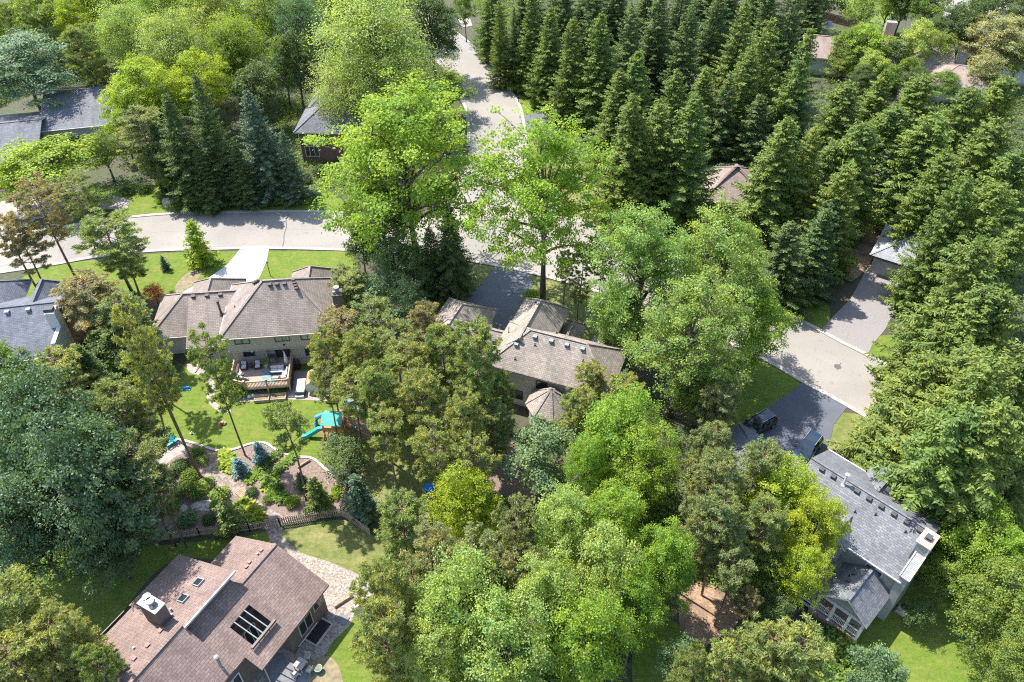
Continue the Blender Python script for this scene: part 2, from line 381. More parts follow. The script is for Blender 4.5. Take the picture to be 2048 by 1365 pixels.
# joint down the middle of the roadway
setting(edging('road_joint', [a*.5+b*.5 for a, b in zip(south, north)], .05, .03, .036, plain('joint_line', (.255, .225, .20), .9)))

# lawns
sheet('lawn', [(60, 545), (300, 509), (540, 503), (640, 503), (700, 506), (720, 560), (700, 620), (560, 560), (480, 640), (380, 620), (300, 600), (180, 620), (60, 620)], M['lawn'], .008)
sheet('lawn', [(375, 720), (400, 690), (560, 720), (760, 700), (760, 860), (700, 930), (640, 925), (575, 905), (490, 895), (430, 900), (330, 885), (290, 860), (330, 790)], M['lawn'], .009)
sheet('lawn', [(940, 535), (1000, 534), (1060, 550), (1200, 592), (1320, 640), (1200, 700), (1050, 640), (900, 640), (830, 600)], M['drylawn'], .008)
sheet('lawn', [(1480, 700), (1520, 720), (1600, 768), (1570, 800), (1480, 870), (1430, 820), (1430, 740)], M['lawn'], .008)
sheet('lawn', [(1660, 830), (1660, 870), (1640, 900), (1720, 960), (1800, 960), (1760, 860), (1720, 830)], M['drylawn'], .009)
sheet('lawn', [(1590, 595), (1640, 600), (1660, 620), (1650, 666), (1600, 642), (1560, 622), (1570, 600)], M['lawn'], .008)
sheet('lawn', [(1735, 700), (1760, 672), (1830, 680), (1880, 740), (1850, 800), (1780, 740)], M['lawn'], .008)
sheet('lawn', [(270, 436), (240, 400), (225, 375), (330, 368), (420, 380), (640, 380), (690, 425), (560, 423), (400, 427)], M['lawn'], .008)
sheet('lawn', [(960, 108), (1005, 130), (1050, 190), (1100, 240), (1120, 245), (1060, 260), (1030, 180), (990, 135)], M['lawn'], .009)
sheet('lawn', [(880, 430), (900, 380), (925, 352), (900, 340), (860, 380)], M['drylawn'], .009)
sheet('lawn', [(1045, 262), (1180, 330), (1250, 400), (1240, 460), (1160, 440), (1080, 390), (1062, 320)], M['drylawn'], .008)
sheet('lawn', [(560, 1070), (680, 1040), (745, 1070), (840, 1120), (900, 1210), (730, 1165), (640, 1120), (575, 1100)], M['drylawn'], .008)
sheet('lawn', [(40, 1120), (330, 1090), (480, 1075), (560, 1060), (560, 1100), (470, 1120), (330, 1130), (190, 1290), (80, 1330), (0, 1240)], M['lawn'], .007)
sheet('lawn', [(1280, 1250), (1360, 1250), (1420, 1330), (1360, 1390), (1270, 1380)], M['lawn'], .008)
sheet('lawn', [(1780, 1170), (1900, 1180), (2080, 1300), (2140, 1420), (1860, 1420), (1780, 1330), (1700, 1280)], M['lawn'], .008)
sheet('lawn', [(1240, 1020), (1330, 1060), (1340, 1190), (1270, 1180), (1220, 1100)], M['drylawn'], .008)
sheet('lawn', [(660, 1290), (700, 1230), (760, 1280), (800, 1400), (700, 1400), (655, 1330)], M['lawn'], .008)
sheet('lawn', [(740, 880), (960, 900), (960, 1060), (820, 1080), (730, 1010)], M['drylawn'], .007)
sheet('lawn', [(1690, -10), (1760, 5), (1800, 45), (1740, 45), (1680, 20)], M['lawn'], .008)
sheet('lawn', [(2000, -20), (1880, -10), (1890, 40), (1960, 60), (2080, 20)], M['oldconc'], .012)['kind'] = 'structure'
# worn tracks beside the white driveway
sheet('bare_soil', [(352, 570), (378, 545), (402, 540), (398, 555), (372, 585), (355, 590)], M['soil'], .014)

# driveways
sheet('driveway', [(484, 493), (539, 493), (534, 520), (522, 550), (500, 590), (440, 640), (395, 635), (345, 600), (372, 582), (420, 555), (455, 530), (472, 510)], M['concrete'], .05, False)
sheet('driveway', [(992, 531), (1060, 545), (1066, 570), (1050, 600), (1040, 660), (980, 690), (885, 660), (915, 620), (950, 580), (975, 555)], M['asphalt'], .05, False)
sheet('driveway', [(1607, 764), (1700, 812), (1690, 820), (1667, 850), (1660, 885), (1640, 915), (1600, 940), (1540, 950), (1440, 910), (1440, 870), (1490, 845), (1535, 815), (1575, 790)], M['asphaltd'], .05, False)
sheet('driveway', [(1641, 663), (1660, 640), (1700, 600), (1722, 560), (1738, 530), (1800, 555), (1800, 610), (1780, 640), (1770, 660), (1745, 690), (1735, 712)], M['asphaltp'], .05, False)
sheet('driveway', [(1048, 232), (1080, 226), (1180, 235), (1185, 258), (1130, 262), (1046, 262), (1040, 232)], M['asphalt'], .05, False)
sheet('driveway', [(964, 112), (1000, 108), (1060, 120), (1055, 138), (1010, 142), (994, 140)], M['asphalt'], .05, False)
sheet('driveway', [(1190, 470), (1215, 430), (1230, 385), (1290, 385), (1270, 420), (1270, 490)], M['asphalt'], .05, False)
sheet('driveway', [(-20, 405), (45, 400), (120, 380), (200, 385), (260, 400), (255, 420), (140, 420), (70, 440), (50, 470), (45, 520), (-20, 540)], M['oldconc'], .05, False)
sheet('driveway', [(915, 38), (940, 38), (945, 52), (925, 56)], M['oldconc'], .05, False)
sheet('driveway', [(1800, 165), (1880, 140), (1890, 175), (1840, 200), (1790, 200)], M['oldconc'], .05, False)
for a, b in (((455, 531), (536, 531)), ((415, 560), (523, 562)), ((392, 590), (505, 592))):
    setting(edging('driveway_joint', [G(*a), G(*b)], .05, .05, .054, M['stone']))
setting(edging('driveway_joint', [G(510, 494), G(492, 545), (G(450, 600))], .05, .05, .054, M['stone']))

# back garden of the tan house: mulch bed, stone edge, dry creek, patio, path
bed_edge = [(300, 880), (340, 878), (372, 883), (405, 893), (440, 903), (470, 899), (500, 889), (530, 887), (560, 905), (595, 914), (625, 918), (650, 938), (668, 955)]
sheet('mulch_bed', bed_edge+[(690, 1000), (682, 1016), (560, 1045), (440, 1066), (340, 1075), (300, 1050), (285, 950)], M['mulch'], .016)
be_line = crom([G(*p) for p in bed_edge], 5, False)
tag(edging('stone_edging', be_line, .28, 0, .12, M['stone']), 'curved stone edging between the lawn and the mulch bed', 'garden edging')
sheet('dry_creek', [(400, 935), (425, 925), (450, 940), (490, 975), (520, 1005), (560, 1030), (575, 1043), (530, 1045), (500, 1015), (460, 985), (420, 960)], M['rocks'], .024)
sheet('patio', [(300, 888), (340, 880), (375, 890), (372, 905), (350, 915), (330, 930), (300, 935)], M['oldconc'], .03)
sheet('path', [(375, 728), (400, 735), (420, 752), (432, 775), (428, 800), (445, 815), (462, 822), (450, 828), (425, 815), (413, 795), (415, 770), (400, 752), (378, 745)], M['oldconc'], .022)
sheet('patio', [(455, 765), (500, 780), (582, 745), (660, 745), (700, 760), (690, 800), (600, 800), (540, 798), (500, 804), (462, 800)], M['oldconc'], .02)
sheet('stone_path', [(390, 1005), (430, 1000), (445, 1010), (420, 1022), (385, 1018)], M['stone'], .028)
sheet('woodchip_bed', [(655, 835), (690, 812), (735, 805), (760, 830), (750, 870), (700, 885), (655, 872), (640, 865)], M['chip'], .018)
sheet('woodchip_bed', [(1365, 1180), (1400, 1165), (1440, 1180), (1475, 1215), (1470, 1255), (1430, 1280), (1390, 1300), (1362, 1260), (1358, 1215)], M['chip'], .018)
sheet('leaf_litter', [(870, 880), (960, 870), (1060, 900), (1100, 960), (1250, 1060), (1200, 1220), (1060, 1240), (960, 1150), (900, 1000)], M['mulch'], .012)
# gravel yard of the red-brown house
sheet('gravel_yard', [(545, 1070), (600, 1105), (660, 1125), (735, 1160), (745, 1190), (715, 1215), (700, 1250), (665, 1285), (650, 1310), (610, 1340), (600, 1365), (520, 1400), (480, 1380), (560, 1260)], M['gravel'], .02)
sheet('dry_creek', [(532, 1046), (560, 1043), (565, 1062), (560, 1085), (540, 1080)], M['rocks'], .026)
sheet('patio', [(523, 1340), (555, 1305), (625, 1350), (600, 1395), (545, 1395)], M['darkstone'], .05, False)
sheet('mulch_bed', [(600, 1345), (650, 1312), (680, 1340), (680, 1400), (600, 1400)], M['soil'], .026)
sheet('bare_soil', [(1430, 250), (1500, 255), (1560, 300), (1560, 420), (1440, 440), (1380, 330)], M['mulch'], .01)
sheet('bare_soil', [(1700, 420), (1760, 440), (1760, 480), (1730, 540), (1690, 560), (1660, 480)], M['chip'], .01)
# ------------------------------------------------------------------ houses
class House:
    def __init__(s, name, label, cat, org, deg):
        s.o = thing(name, label, cat, (org[0], org[1], 0), math.radians(deg))
        s.org = Vector((org[0], org[1], 0)); a = math.radians(deg); s.u = Vector((math.cos(a), math.sin(a), 0)); s.v = Vector((-math.sin(a), math.cos(a), 0)); s.a = a
    def L(s, px, py, z=0):
        p = G(px, py, z)-s.org; return Vector((p.dot(s.u), p.dot(s.v), z))
    def Wd(s, x, y, z=0): return s.org+s.u*x+s.v*y+Vector((0, 0, z))
def hip(x0, x1, y0, y1, ze, zr, axis='x', ends=(1, 1)):
    if axis == 'x':
        m = (y0+y1)/2; r = m-y0; a = x0+(r if ends[0] else 0); b = x1-(r if ends[1] else 0)
        P = [[(x0, y0, ze), (x1, y0, ze), (b, m, zr), (a, m, zr)], [(x1, y1, ze), (x0, y1, ze), (a, m, zr), (b, m, zr)]]
        if ends[0]: P.append([(x0, y1, ze), (x0, y0, ze), (a, m, zr)])
        if ends[1]: P.append([(x1, y0, ze), (x1, y1, ze), (b, m, zr)])
        rid = [((a, m, zr), (b, m, zr))]
        if ends[0]: rid += [((a, m, zr), (x0, y0, ze)), ((a, m, zr), (x0, y1, ze))]
        if ends[1]: rid += [((b, m, zr), (x1, y0, ze)), ((b, m, zr), (x1, y1, ze))]
    else:
        m = (x0+x1)/2; r = m-x0; a = y0+(r if ends[0] else 0); b = y1-(r if ends[1] else 0)
        P = [[(x1, y0, ze), (x1, y1, ze), (m, b, zr), (m, a, zr)], [(x0, y1, ze), (x0, y0, ze), (m, a, zr), (m, b, zr)]]
        if ends[0]: P.append([(x0, y0, ze), (x1, y0, ze), (m, a, zr)])
        if ends[1]: P.append([(x1, y1, ze), (x0, y1, ze), (m, b, zr)])
        rid = [((m, a, zr), (m, b, zr))]
        if ends[0]: rid += [((m, a, zr), (x0, y0, ze)), ((m, a, zr), (x1, y0, ze))]
        if ends[1]: rid += [((m, b, zr), (x0, y1, ze)), ((m, b, zr), (x1, y1, ze))]
    return P, rid
def roof(H, specs, mat, edge, caps=True, name='roof'):
    """specs: list of (polys, ridges); one mesh"""
    mb = MB()
    for i, (P, rid) in enumerate(specs):
        e = .003*i
        mb.slab([[(x, y, z+e) for x, y, z in p] for p in P], .2, 0, 1)
        if caps:
            for a, b in rid:
                a = Vector(a)+Vector((0, 0, .03+e)); b = Vector(b)+Vector((0, 0, .03+e)); mb.bar(a, b, .28, .05, 0)
    return mb.build(name, [mat, edge], H.o)
def walls(H, boxes, mat, name='wall', gables=()):
    mb = MB()
    for i, b in enumerate(boxes): mb.box(*b[:6])
    for pts, d in gables:      # vertical polygon pts extruded by vector d
        n = len(pts); d = Vector(d); vs = [Vector(p) for p in pts]+[Vector(p)+d for p in pts]
        fs = [tuple(range(n)), tuple(range(2*n-1, n-1, -1))]+[(i, i+n, (i+1) % n+n, (i+1) % n) for i in range(n)]
        mb.add(vs, fs)
    return mb.build(name, mat, H.o)
def window(H, x, y, z0, w, h, n=2, face='-y', fm=None, gm=None, name='window', t=.07):
    """window centred at x,y on a wall whose outward direction is face"""
    rot = {'-y': 0, '+x': math.pi/2, '+y': math.pi, '-x': -math.pi/2}[face]
    mb = MB(); e = .09
    for a, b, c, d in ((-w/2, w/2, 0, e), (-w/2, w/2, h-e, h), (-w/2, -w/2+e, e, h-e), (w/2-e, w/2, e, h-e)): mb.box(a, b, -t, .02, c, d)
    for k in range(1, n): xx = -w/2+w*k/n; mb.box(xx-.04, xx+.04, -t*.8, .02, e, h-e)
    o = mb.build(name, fm or M['trim'], H.o, (x, y, z0), rot)
    g = MB(); g.box(-w/2+e, w/2-e, -.03, .01, e, h-e); g.build('pane', gm or M['glass'], o)
    return o
def roofvent(R, x, y, z, w=.38, mat=None, slope=0.0):
    mb = MB(); mb.box(-w/2, w/2, -w/2, w/2, -.12, .13); mb.box(-w/2-.04, w/2+.04, -w/2-.04, w/2+.04, .13, .19)
    mb.build('roof_vent', mat or M['vent'], R, (x, y, z))
def pipe(R, x, y, z, h=.5, r=.07, mat=None, cap=0, name='vent_pipe'):
    mb = MB(); mb.tube([(0, 0, -.4), (0, 0, h)], r, 10); mb.tube([(0, 0, -.1), (0, 0, .05)], [r*2.2, r*1.2], 10)
    if cap: mb.tube([(0, 0, h-.02), (0, 0, h+.18)], cap, 12); mb.tube([(0, 0, h+.18), (0, 0, h+.26)], [cap*1.25, cap*.4], 12)
    mb.build(name, mat or M['black'], R, (x, y, z))
def gutter(H, a, b, mat=None):
    mb = MB(); mb.bar(a, b, .13, .12); mb.build('gutter', mat or M['trim'], H.o)

# H1: tan stucco house with the deck
H1 = House('house', 'tan stucco two-storey house with weathered brown hip roof below the white driveway', 'house', (-33.83, 68.25), 6.04)
zr = 9.75
main = hip(0, 13.75, 0, 10.3, 5.6, zr)
gar = hip(-9.5, 1.2, 3.8, 12.1, 3.2, 6.45, 'x', (1, 0))
shed = ([[(-4.6, 1.6, 3.25), (.7, 1.6, 3.25), (.7, 7.4, 6.2), (-4.6, 7.4, 6.2)]], [])
gar2 = hip(-6.0, .6, 7.5, 14.5, 3.2, 6.1, 'y', (0, 1))
front = hip(7.2, 12.9, 6.5, 12.2, 5.55, 8.35, 'y', (0, 1))
R1 = roof(H1, [main, gar, shed, gar2, front], M['sh_brown'], M['trimtan'])
walls(H1, [(.5, 13.2, .55, 9.8, 2.95, 5.5), (.7, 13.2, .9, 9.8, 0, 3.0), (-9.0, .55, 4.35, 11.6, 0, 3.15), (-4.1, .55, 2.2, 4.4, 0, 3.15), (-5.5, .2, 11.6, 14.0, 0, 3.1), (7.6, 12.5, 9.8, 11.7, 0, 5.45)], M['stucco'])
mb = MB(); mb.box(.45, 13.25, .50, .56, 2.9, 3.1); mb.box(7.75, 13.22, .82, .9, .95, 1.1); mb.build('trim_board', M['trimtan'], H1.o)
for x, w, n in ((2.35, 1.75, 2), (6.95, 1.75, 2), (10.3, 2.45, 3)): window(H1, x, .55, 4.15, w, 1.15, n, fm=M['greenframe'], gm=M['glassgreen'])
window(H1, 2.6, .9, 1.85, 1.35, 1.15, 3, fm=M['bronze'])
window(H1, 10.6, .9, 1.3, 2.9, 1.5, 2, fm=M['bronze'])
d = window(H1, 6.55, .9, 1.22, 1.95, 2.0, 2, fm=M['trimtan'], name='patio_door')
mb = MB(); mb.box(-.09, .09, -.14, 0, 0, .32); mb.build('wall_lamp', M['black'], H1.o, (4.95, .9, 2.6))
mb = MB(); mb.box(-.1, .1, -.16, 0, 0, .14); mb.build('wall_lamp', M['black'], H1.o, (7.0, .55, 3.55))
mb = MB(); mb.box(-.12, .12, -.3, 0, 0, .12); mb.build('wall_lamp', M['trim'], H1.o, (3.2, .55, 3.0))
# chimney on the right eave
mb = MB(); mb.box(13.2, 14.25, 2.9, 4.1, 0, 8.5); mb.box(13.12, 14.33, 2.82, 4.18, 8.5, 8.62); ch = mb.build('chimney', M['trimtan'], R1)
ch.data.materials.clear(); ch.data.materials.append(shingle('chimney_brick', (.17, .13, .105), (.22, .17, .14), (.10, .085, .075), .24, .09))
mb = MB(); mb.tube([(13.75, 3.5, 8.6), (13.75, 3.5, 9.1)], .24, 14); mb.tube([(13.75, 3.5, 9.1), (13.75, 3.5, 9.4)], .34, 14); mb.tube([(13.4, 3.2, 8.6), (13.4, 3.2, 8.95)], .15, 10); mb.build('chimney_cap', M['metal'], R1)
for px, py in ((542, 562), (556, 561), (571, 560)):
    x = H1.L(px, py, 9.3).x; roofvent(R1, x, 4.65, 9.42, .36, M['ventbrown'])
for k in range(4): roofvent(R1, 8.75+.12*k, 4.9-.33*k, 9.66-.16*k, .3, M['ventbrown'])
for k in range(3): roofvent(R1, 4.6-.33*k, 5.55+.1*k, 9.5-.24*k, .26, M['ventbrown'])
for px in (388, 415, 441): x = H1.L(px, 590, 6.2).x; roofvent(R1, x, 7.45, 6.25, .38, M['ventbrown'])
pipe(R1, -.62, 5.2, 5.2, 1.75, .13, M['ventbrown'], .18)
pipe(R1, -1.9, 2.5, 3.75, .3, .06, M['ventbrown'])
pipe(R1, 1.5, 4.2, 6.75, .3, .06, M['ventbrown']); pipe(R1, 1.6, 6.2, 6.8, .18, .09, M['trim'])
pipe(R1, 13.0, 2.0, 6.25, .35, .06, M['ventbrown'])
gutter(H1, (0, -.06, 5.5), (13.75, -.06, 5.5), M['trimtan']); gutter(H1, (-9.5, 3.74, 3.1), (-4.6, 3.74, 3.1), M['trimtan']); gutter(H1, (-4.6, 1.54, 3.15), (.7, 1.54, 3.15), M['trimtan'])
gutter(H1, (-.06, 0, 5.5), (-.06, 10.3, 5.5), M['trimtan'])
mb = MB(); mb.tube([(-4.0, 1.6, 3.1), (-4.0, 2.1, 2.8), (-4.0, 2.1, .5), (-4.0, 1.6, .25), (-4.2, .6, .12)], .06, 6); mb.build('downspout', M['trim'], H1.o)
mb = MB(); mb.box(4.75, 4.83, .1, .9, 1.2, 2.95); mb.build('post', M['trimtan'], H1.o)

# H2: tan roof among the trees
H2 = House('house', 'cream sided house with light tan hip roof and small octagonal sunroom in the middle', 'house', (-3.05, 64.1), -20.9)
m2 = hip(0, 14.4, 0, 7.9, 5.6, 8.75)
g2 = hip(-9.8, .5, 3.2, 8.6, 3.2, 5.5, 'x', (1, 0))
g3 = hip(-9.9, -3.2, 4.6, 12.0, 3.2, 5.75, 'y', (0, 1))
f2 = hip(.2, 6.0, 2.5, 12.6, 5.6, 8.35, 'y', (0, 1))
s2 = hip(5.6, 8.0, 6.0, 12.9, 3.5, 4.6, 'y', (0, 1))
p2 = hip(9.5, 13.0, 6.5, 11.0, 3.6, 5.0, 'y', (0, 1))
gz = []; gc = Vector((8.05, -.75)); pk = (8.05, -.75, 5.35)
ring = [(gc.x+2.75*math.cos(math.radians(22.5+45*k)), gc.y+2.75*math.sin(math.radians(22.5+45*k)), 3.1) for k in range(8)]
gzp = [[ring[k], ring[(k+1) % 8], pk] for k in range(8)]; gzr = [(pk, ring[k]) for k in range(8)]
R2 = roof(H2, [m2, g2, g3, f2, s2, p2, (gzp, gzr)], M['sh_tan'], M['trimtan'])
walls(H2, [(.5, 13.9, .5, 7.4, 0, 5.5), (-9.3, .5, 3.7, 8.1, 0, 3.1), (-9.4, -3.7, 8, 11.5, 0, 3.1), (.7, 5.5, 7.4, 12.1, 0, 5.5), (6.0, 7.6, 7.4, 12.4, 0, 3.4), (9.9, 12.6, 7.4, 10.5, 0, 3.5)], M['siding_cream'])
mb = MB(); rr = [(gc.x+2.3*math.cos(math.radians(22.5+45*k)), gc.y+2.3*math.sin(math.radians(22.5+45*k))) for k in range(8)]
mb.add([(x, y, 0) for x, y in rr]+[(x, y, 3.1) for x, y in rr], [(k, (k+1) % 8, 8+(k+1) % 8, 8+k) for k in range(8)]+[tuple(range(8, 16))]); mb.build('sunroom_wall', M['siding_cream'], H2.o)
window(H2, 6.6, .5, 3.5, 1.35, 1.3, 1, fm=M['bronze']); window(H2, 3.6, .5, 1.0, 1.6, 1.4, 2, fm=M['bronze']); window(H2, 1.6, .5, 1.0, 1.5, 1.4, 2, fm=M['bronze'])
sl2 = 3.15/3.95
for x in (4.7, 6.6, 8.4, 10.2): roofvent(R2, x, 3.35, 5.6+3.35*sl2+.08, .4, M['ventgreen'])
roofvent(R2, 2.9, 2.3, 5.6+2.3*sl2+.08, .4, M['ventgreen'])
for x, y in ((3.2, 1.1), (4.95, 2.7), (10.6, 2.4)): pipe(R2, x, y, 5.6+y*sl2, .32, .06, M['black'])
for x in (-6.3, -4.6, -2.9): roofvent(R2, x, 5.4, 5.1, .38, M['ventgreen'])
pipe(R2, -1.6, 5.0, 4.75, .8, .05, M['black']); pipe(R2, .9, 5.2, 6.4, .7, .05, M['black'])
pipe(R2, 6.2, 6.6, 6.65, .25, .08, M['black']); pipe(R2, 2.6, 9.6, 7.9, .3, .07, M['black'])

# H3: red-brown roof bottom left
H3 = House('house', 'brown sided house with red-brown shingle roof, two skylights and pergola cut-out', 'house', (-25.63, 42.75), -28.09)
xr, zr3 = 4.58, 7.8; xe = 10.77; ze = 4.0
A = ([[(0, 0, 4.0), (0, -9, 4.0), (5.39, -9, 6.5), (5.39, 0, 6.5)]], [])
zl = lambda x: 6.5-(x-5.39)*.4638       # low right plane
B = ([[(4.45, -4.7, zl(4.45)), (5.39, -4.7, 6.5), (5.39, -10.0, 6.5), (4.45, -10.0, zl(4.45))]], [])
hx0, hx1, hy0, hy1 = 6.9, 9.2, -7.68, -5.37
low = [[(5.39, 0, 6.5), (5.39, hy1, 6.5), (hx0, hy1, zl(hx0)), (hx0, 0, zl(hx0))], [(5.39, hy1, 6.5), (5.39, -9.9, 6.5), (hx0, -9.9, zl(hx0)), (hx0, hy1, zl(hx0))],
       [(hx0, 0, zl(hx0)), (hx0, hy1, zl(hx0)), (hx1, hy1, zl(hx1)), (xe, hy1, ze), (xe, 0, ze)], [(hx0, hy0, zl(hx0)), (hx0, -9.9, zl(hx0)), (hx1, -9.9, zl(hx1)), (hx1, hy0, zl(hx1))],
       [(hx1, hy1, zl(hx1)), (hx1, hy0, zl(hx1)), (hx1, -8.75, zl(hx1)), (xe, -8.75, ze), (xe, hy1, ze)]]
zf = lambda x: zr3-(x-xr)*(zr3-zl(hx1))/(hx1-xr)
frontR = ([[(xr, -9.9, zr3), (hx1, -9.9, zl(hx1)+.05), (hx1, -22, zl(hx1)+.05), (xr, -22, zr3)]], [])
upL = ([[(xr+.35, -4.3, zr3+.08), (xr+.35, -9.98, zr3+.08), (xr+.001, -9.98, zr3), (-2.5, -9.98, 5.0), (-2.5, -4.3, 5.0)], [(xr, -9.98, zr3), (-2.0, -9.98, 5.19), (-2.0, -22, 5.19), (xr, -22, zr3)]], [])
R3 = roof(H3, [(low, [((5.39, 0, 6.5), (5.39, -4.6, 6.5))]), A, B, (frontR[0], [((xr, -9.9, zr3), (xr, -22, zr3))]), upL], M['sh_red'], plain('brown_fascia', (.16, .10, .08), .6))
walls(H3, [(.4, 6.5, -9, -.5, 0, 3.95), (6.5, 10.3, -5.2, -.5, 0, 4.0), (-2.0, 4.5, -21, -4.7, 0, 5.0), (4.4, 8.8, -21, -7.8, 0, 4.5), (4.4, 6.8, -9, -5, 0, 5.0)], M['siding_brown'],
      gables=[([(.4, -.5, 3.9), (10.3, -.5, 3.9), (5.39, -.5, 6.3)], (0, -.15, 0)),
              ([(-2.0, -4.7, 4.9), (4.4, -4.7, 4.9), (4.4, -4.7, 7.6)], (0, -.15, 0)), ([(4.4, -4.75, 4.9), (4.4, -9.9, 4.9), (4.4, -9.9, 7.66), (4.4, -4.75, 7.66)], (.15, 0, 0)),
              ([(4.6, -9.95, 5.5), (8.9, -9.95, 4.4), (8.9, -9.95, zf(8.9)-.2), (4.6, -9.95, zf(4.6)-.2)], (0, -.1, 0))])
mb = MB(); mb.bar((xr+.42, -4.25, zr3+.02), (xr+.42, -10.02, zr3+.02), .1, .24); mb.build('fascia_board', M['trim'], R3)
for (x, y) in ((2.48, -6.22), (2.45, -7.92)):
    z = 5.0+(x+2.5)*.395+.02
    q = Matrix.Translation((x, y, z)) @ Matrix.Rotation(-math.atan(.395), 4, 'Y')
    mb = MB()
    for a, b, c, dd in ((-.45, .45, -.38, -.3), (-.45, .45, .3, .38), (-.45, -.37, -.3, .3), (.37, .45, -.3, .3)): mb.box(a, b, c, dd, 0, .14, 0, q)
    sk = mb.build('skylight', M['metal'], R3); mb = MB(); mb.box(-.37, .37, -.3, .3, .02, .10, 0, q); mb.build('pane', M['glassgreen'] if False else M['glass'], sk)
mb = MB(); mb.box(.98, 2.92, -10.58, -9.58, 4.5, 9.1); chm = mb.build('chimney', M['siding_brown'], R3)
mb = MB(); mb.box(.93, 2.97, -10.63, -9.53, 9.1, 9.2); mb.build('chimney_top', M['metal'], R3)
mb = MB()
for x, y in ((1.55, -9.95), (2.05, -10.1)): mb.tube([(x, y, 9.2), (x, y, 9.55)], .22, 14); mb.tube([(x, y, 9.55), (x, y, 9.72)], .34, 16)
mb.build('chimney_cap', M['metal'], R3)
mb = MB(); mb.tube([(2.3, -10.35, 9.2), (2.3, -10.35, 9.4)], .13, 10); mb.build('chimney_cap', M['copper'], R3)
zL = lambda x: 5.0+(x+2.5)*.395
pipe(R3, 2.35, -9.15, zL(2.35), .35, .09, M['metal']); pipe(R3, 2.9, -9.5, zL(2.9), .3, .09, M['metal'])
bx = plain('brown_box_vent', (.30, .19, .16), .8)
for px, py, zz in ((323, 1267, 6.9), (298, 1296, 6.9), (271, 1322, 6.9)): p = H3.L(px, py, zz); roofvent(R3, p.x, p.y, zL(p.x)+.03, .27, bx)
p = H3.L(270, 1300, 6.6); pipe(R3, p.x, p.y, zL(p.x), .2, .1, M['metal'])
zA = lambda x: 4.0+x*.4638
for px, py in ((523, 1103), (493, 1136), (499, 1126)): p = H3.L(px, py, 6.0); roofvent(R3, p.x, p.y, zA(p.x)+.03, .24, bx)
p = H3.L(517, 1112, 5.9); pipe(R3, p.x, p.y, zA(p.x), .25, .09, M['metal'])
p = H3.L(450, 1338, 6.2); pipe(R3, 9.0-.6, p.y+.2, zf(8.4), 1.55, .12, M['metal'], .17)
# pergola bars over the cut-out
mb = MB()
for y in (-5.95, -6.55, -7.15): mb.bar((hx0-.05, y, zl(hx0)-.05), (hx1+.1, y, zl(hx1)+.28), .09, .12)
mb.build('pergola_rafter', M['ventgreen'], R3)
mb = MB(); mb.box(hx1+.05, hx1+.25, -8.0, -5.15, zl(hx1)+.15, zl(hx1)+.42); mb.build('pergola_beam', plain('brown_beam', (.14, .10, .09), .6), R3)
mb = MB(); mb.box(6.8, 8.9, -7.7, -5.3, 0, .25); mb.build('courtyard_floor', M['darkstone'], H3.o)
window(H3, 8.8, -10.3, 1.6, 1.5, 1.7, 2, '+x', M['trim']); window(H3, 10.3, -3.2, 1.0, 1.7, 2.0, 2, '+x', M['trimtan']); window(H3, 10.3, -1.3, 2.0, 1.4, 1.2, 2, '+x', M['trimtan'])
window(H3, 6.82, -6.5, .6, 1.9, 2.6, 3, '+x', M['trim'])
mb = MB(); mb.box(10.3, 10.36, -4.6, -2.0, .3, .4); mb.build('sill', M['trim'], H3.o)
mb = MB(); mb.tube([(10.6, -8.4, 3.8), (10.4, -8.3, 3.5), (10.4, -8.3, .1)], .06, 6); mb.build('downspout', M['trimtan'], H3.o)
mb = MB(); mb.box(-2.62, -2.02, -15.2, -10.5, 4.35, 4.42, 0); gt = mb.build('deep_gutter', M['navy'], H3.o)
mb = MB(); mb.bar((-2.65, -10.3, 4.62), (-2.65, -15.4, 4.62), .08, .3); mb.build('gutter_board', M['bronze'], H3.o)
mb = MB(); mb.bar((-2.2, -10.4, 4.75), (-2.2, -15.3, 4.75), .08, .1); mb.build('gutter', M['metal'], H3.o)

# H4: grey roof bottom right
H4 = House('house', 'grey sided house with grey gable roof, rust-topped chimney and columned porch', 'house', (31.65, 51.22), -45.53)
mg = hip(-.3, 11.5, -9.0, 0, 6, 8.55, 'x', (0, 0))
dm = ([[(3.7, .9, 6.0), (5.75, .9, 7.75), (5.75, -3.0, 7.75), (3.7, 0, 6.02)], [(7.8, .9, 6.0), (5.75, .9, 7.75), (5.75, -3.0, 7.75), (7.8, 0, 6.02)]], [((5.75, .9, 7.75), (5.75, -3.0, 7.75))])
nb = ([[(6.6, -9.6, 6.05), (5.3, -9.6, 7.3), (5.3, -6.7, 7.32), (6.6, -9.0, 6.06)], [(2.6, -9.6, 5.95), (5.3, -9.6, 7.3), (5.3, -6.7, 7.32), (2.6, -9.0, 6.02)]], [((5.3, -9.6, 7.3), (5.3, -6.8, 7.32))])
po = hip(6.8, 11.35, -13.15, -8.5, 3.4, 5.2, 'y', (0, 0))
ga = hip(-9.6, -.1, -7.5, -.7, 3.2, 5.2, 'x', (1, 0))
R4 = roof(H4, [mg, dm, nb, po, ga], M['sh_grey'], M['trim'])
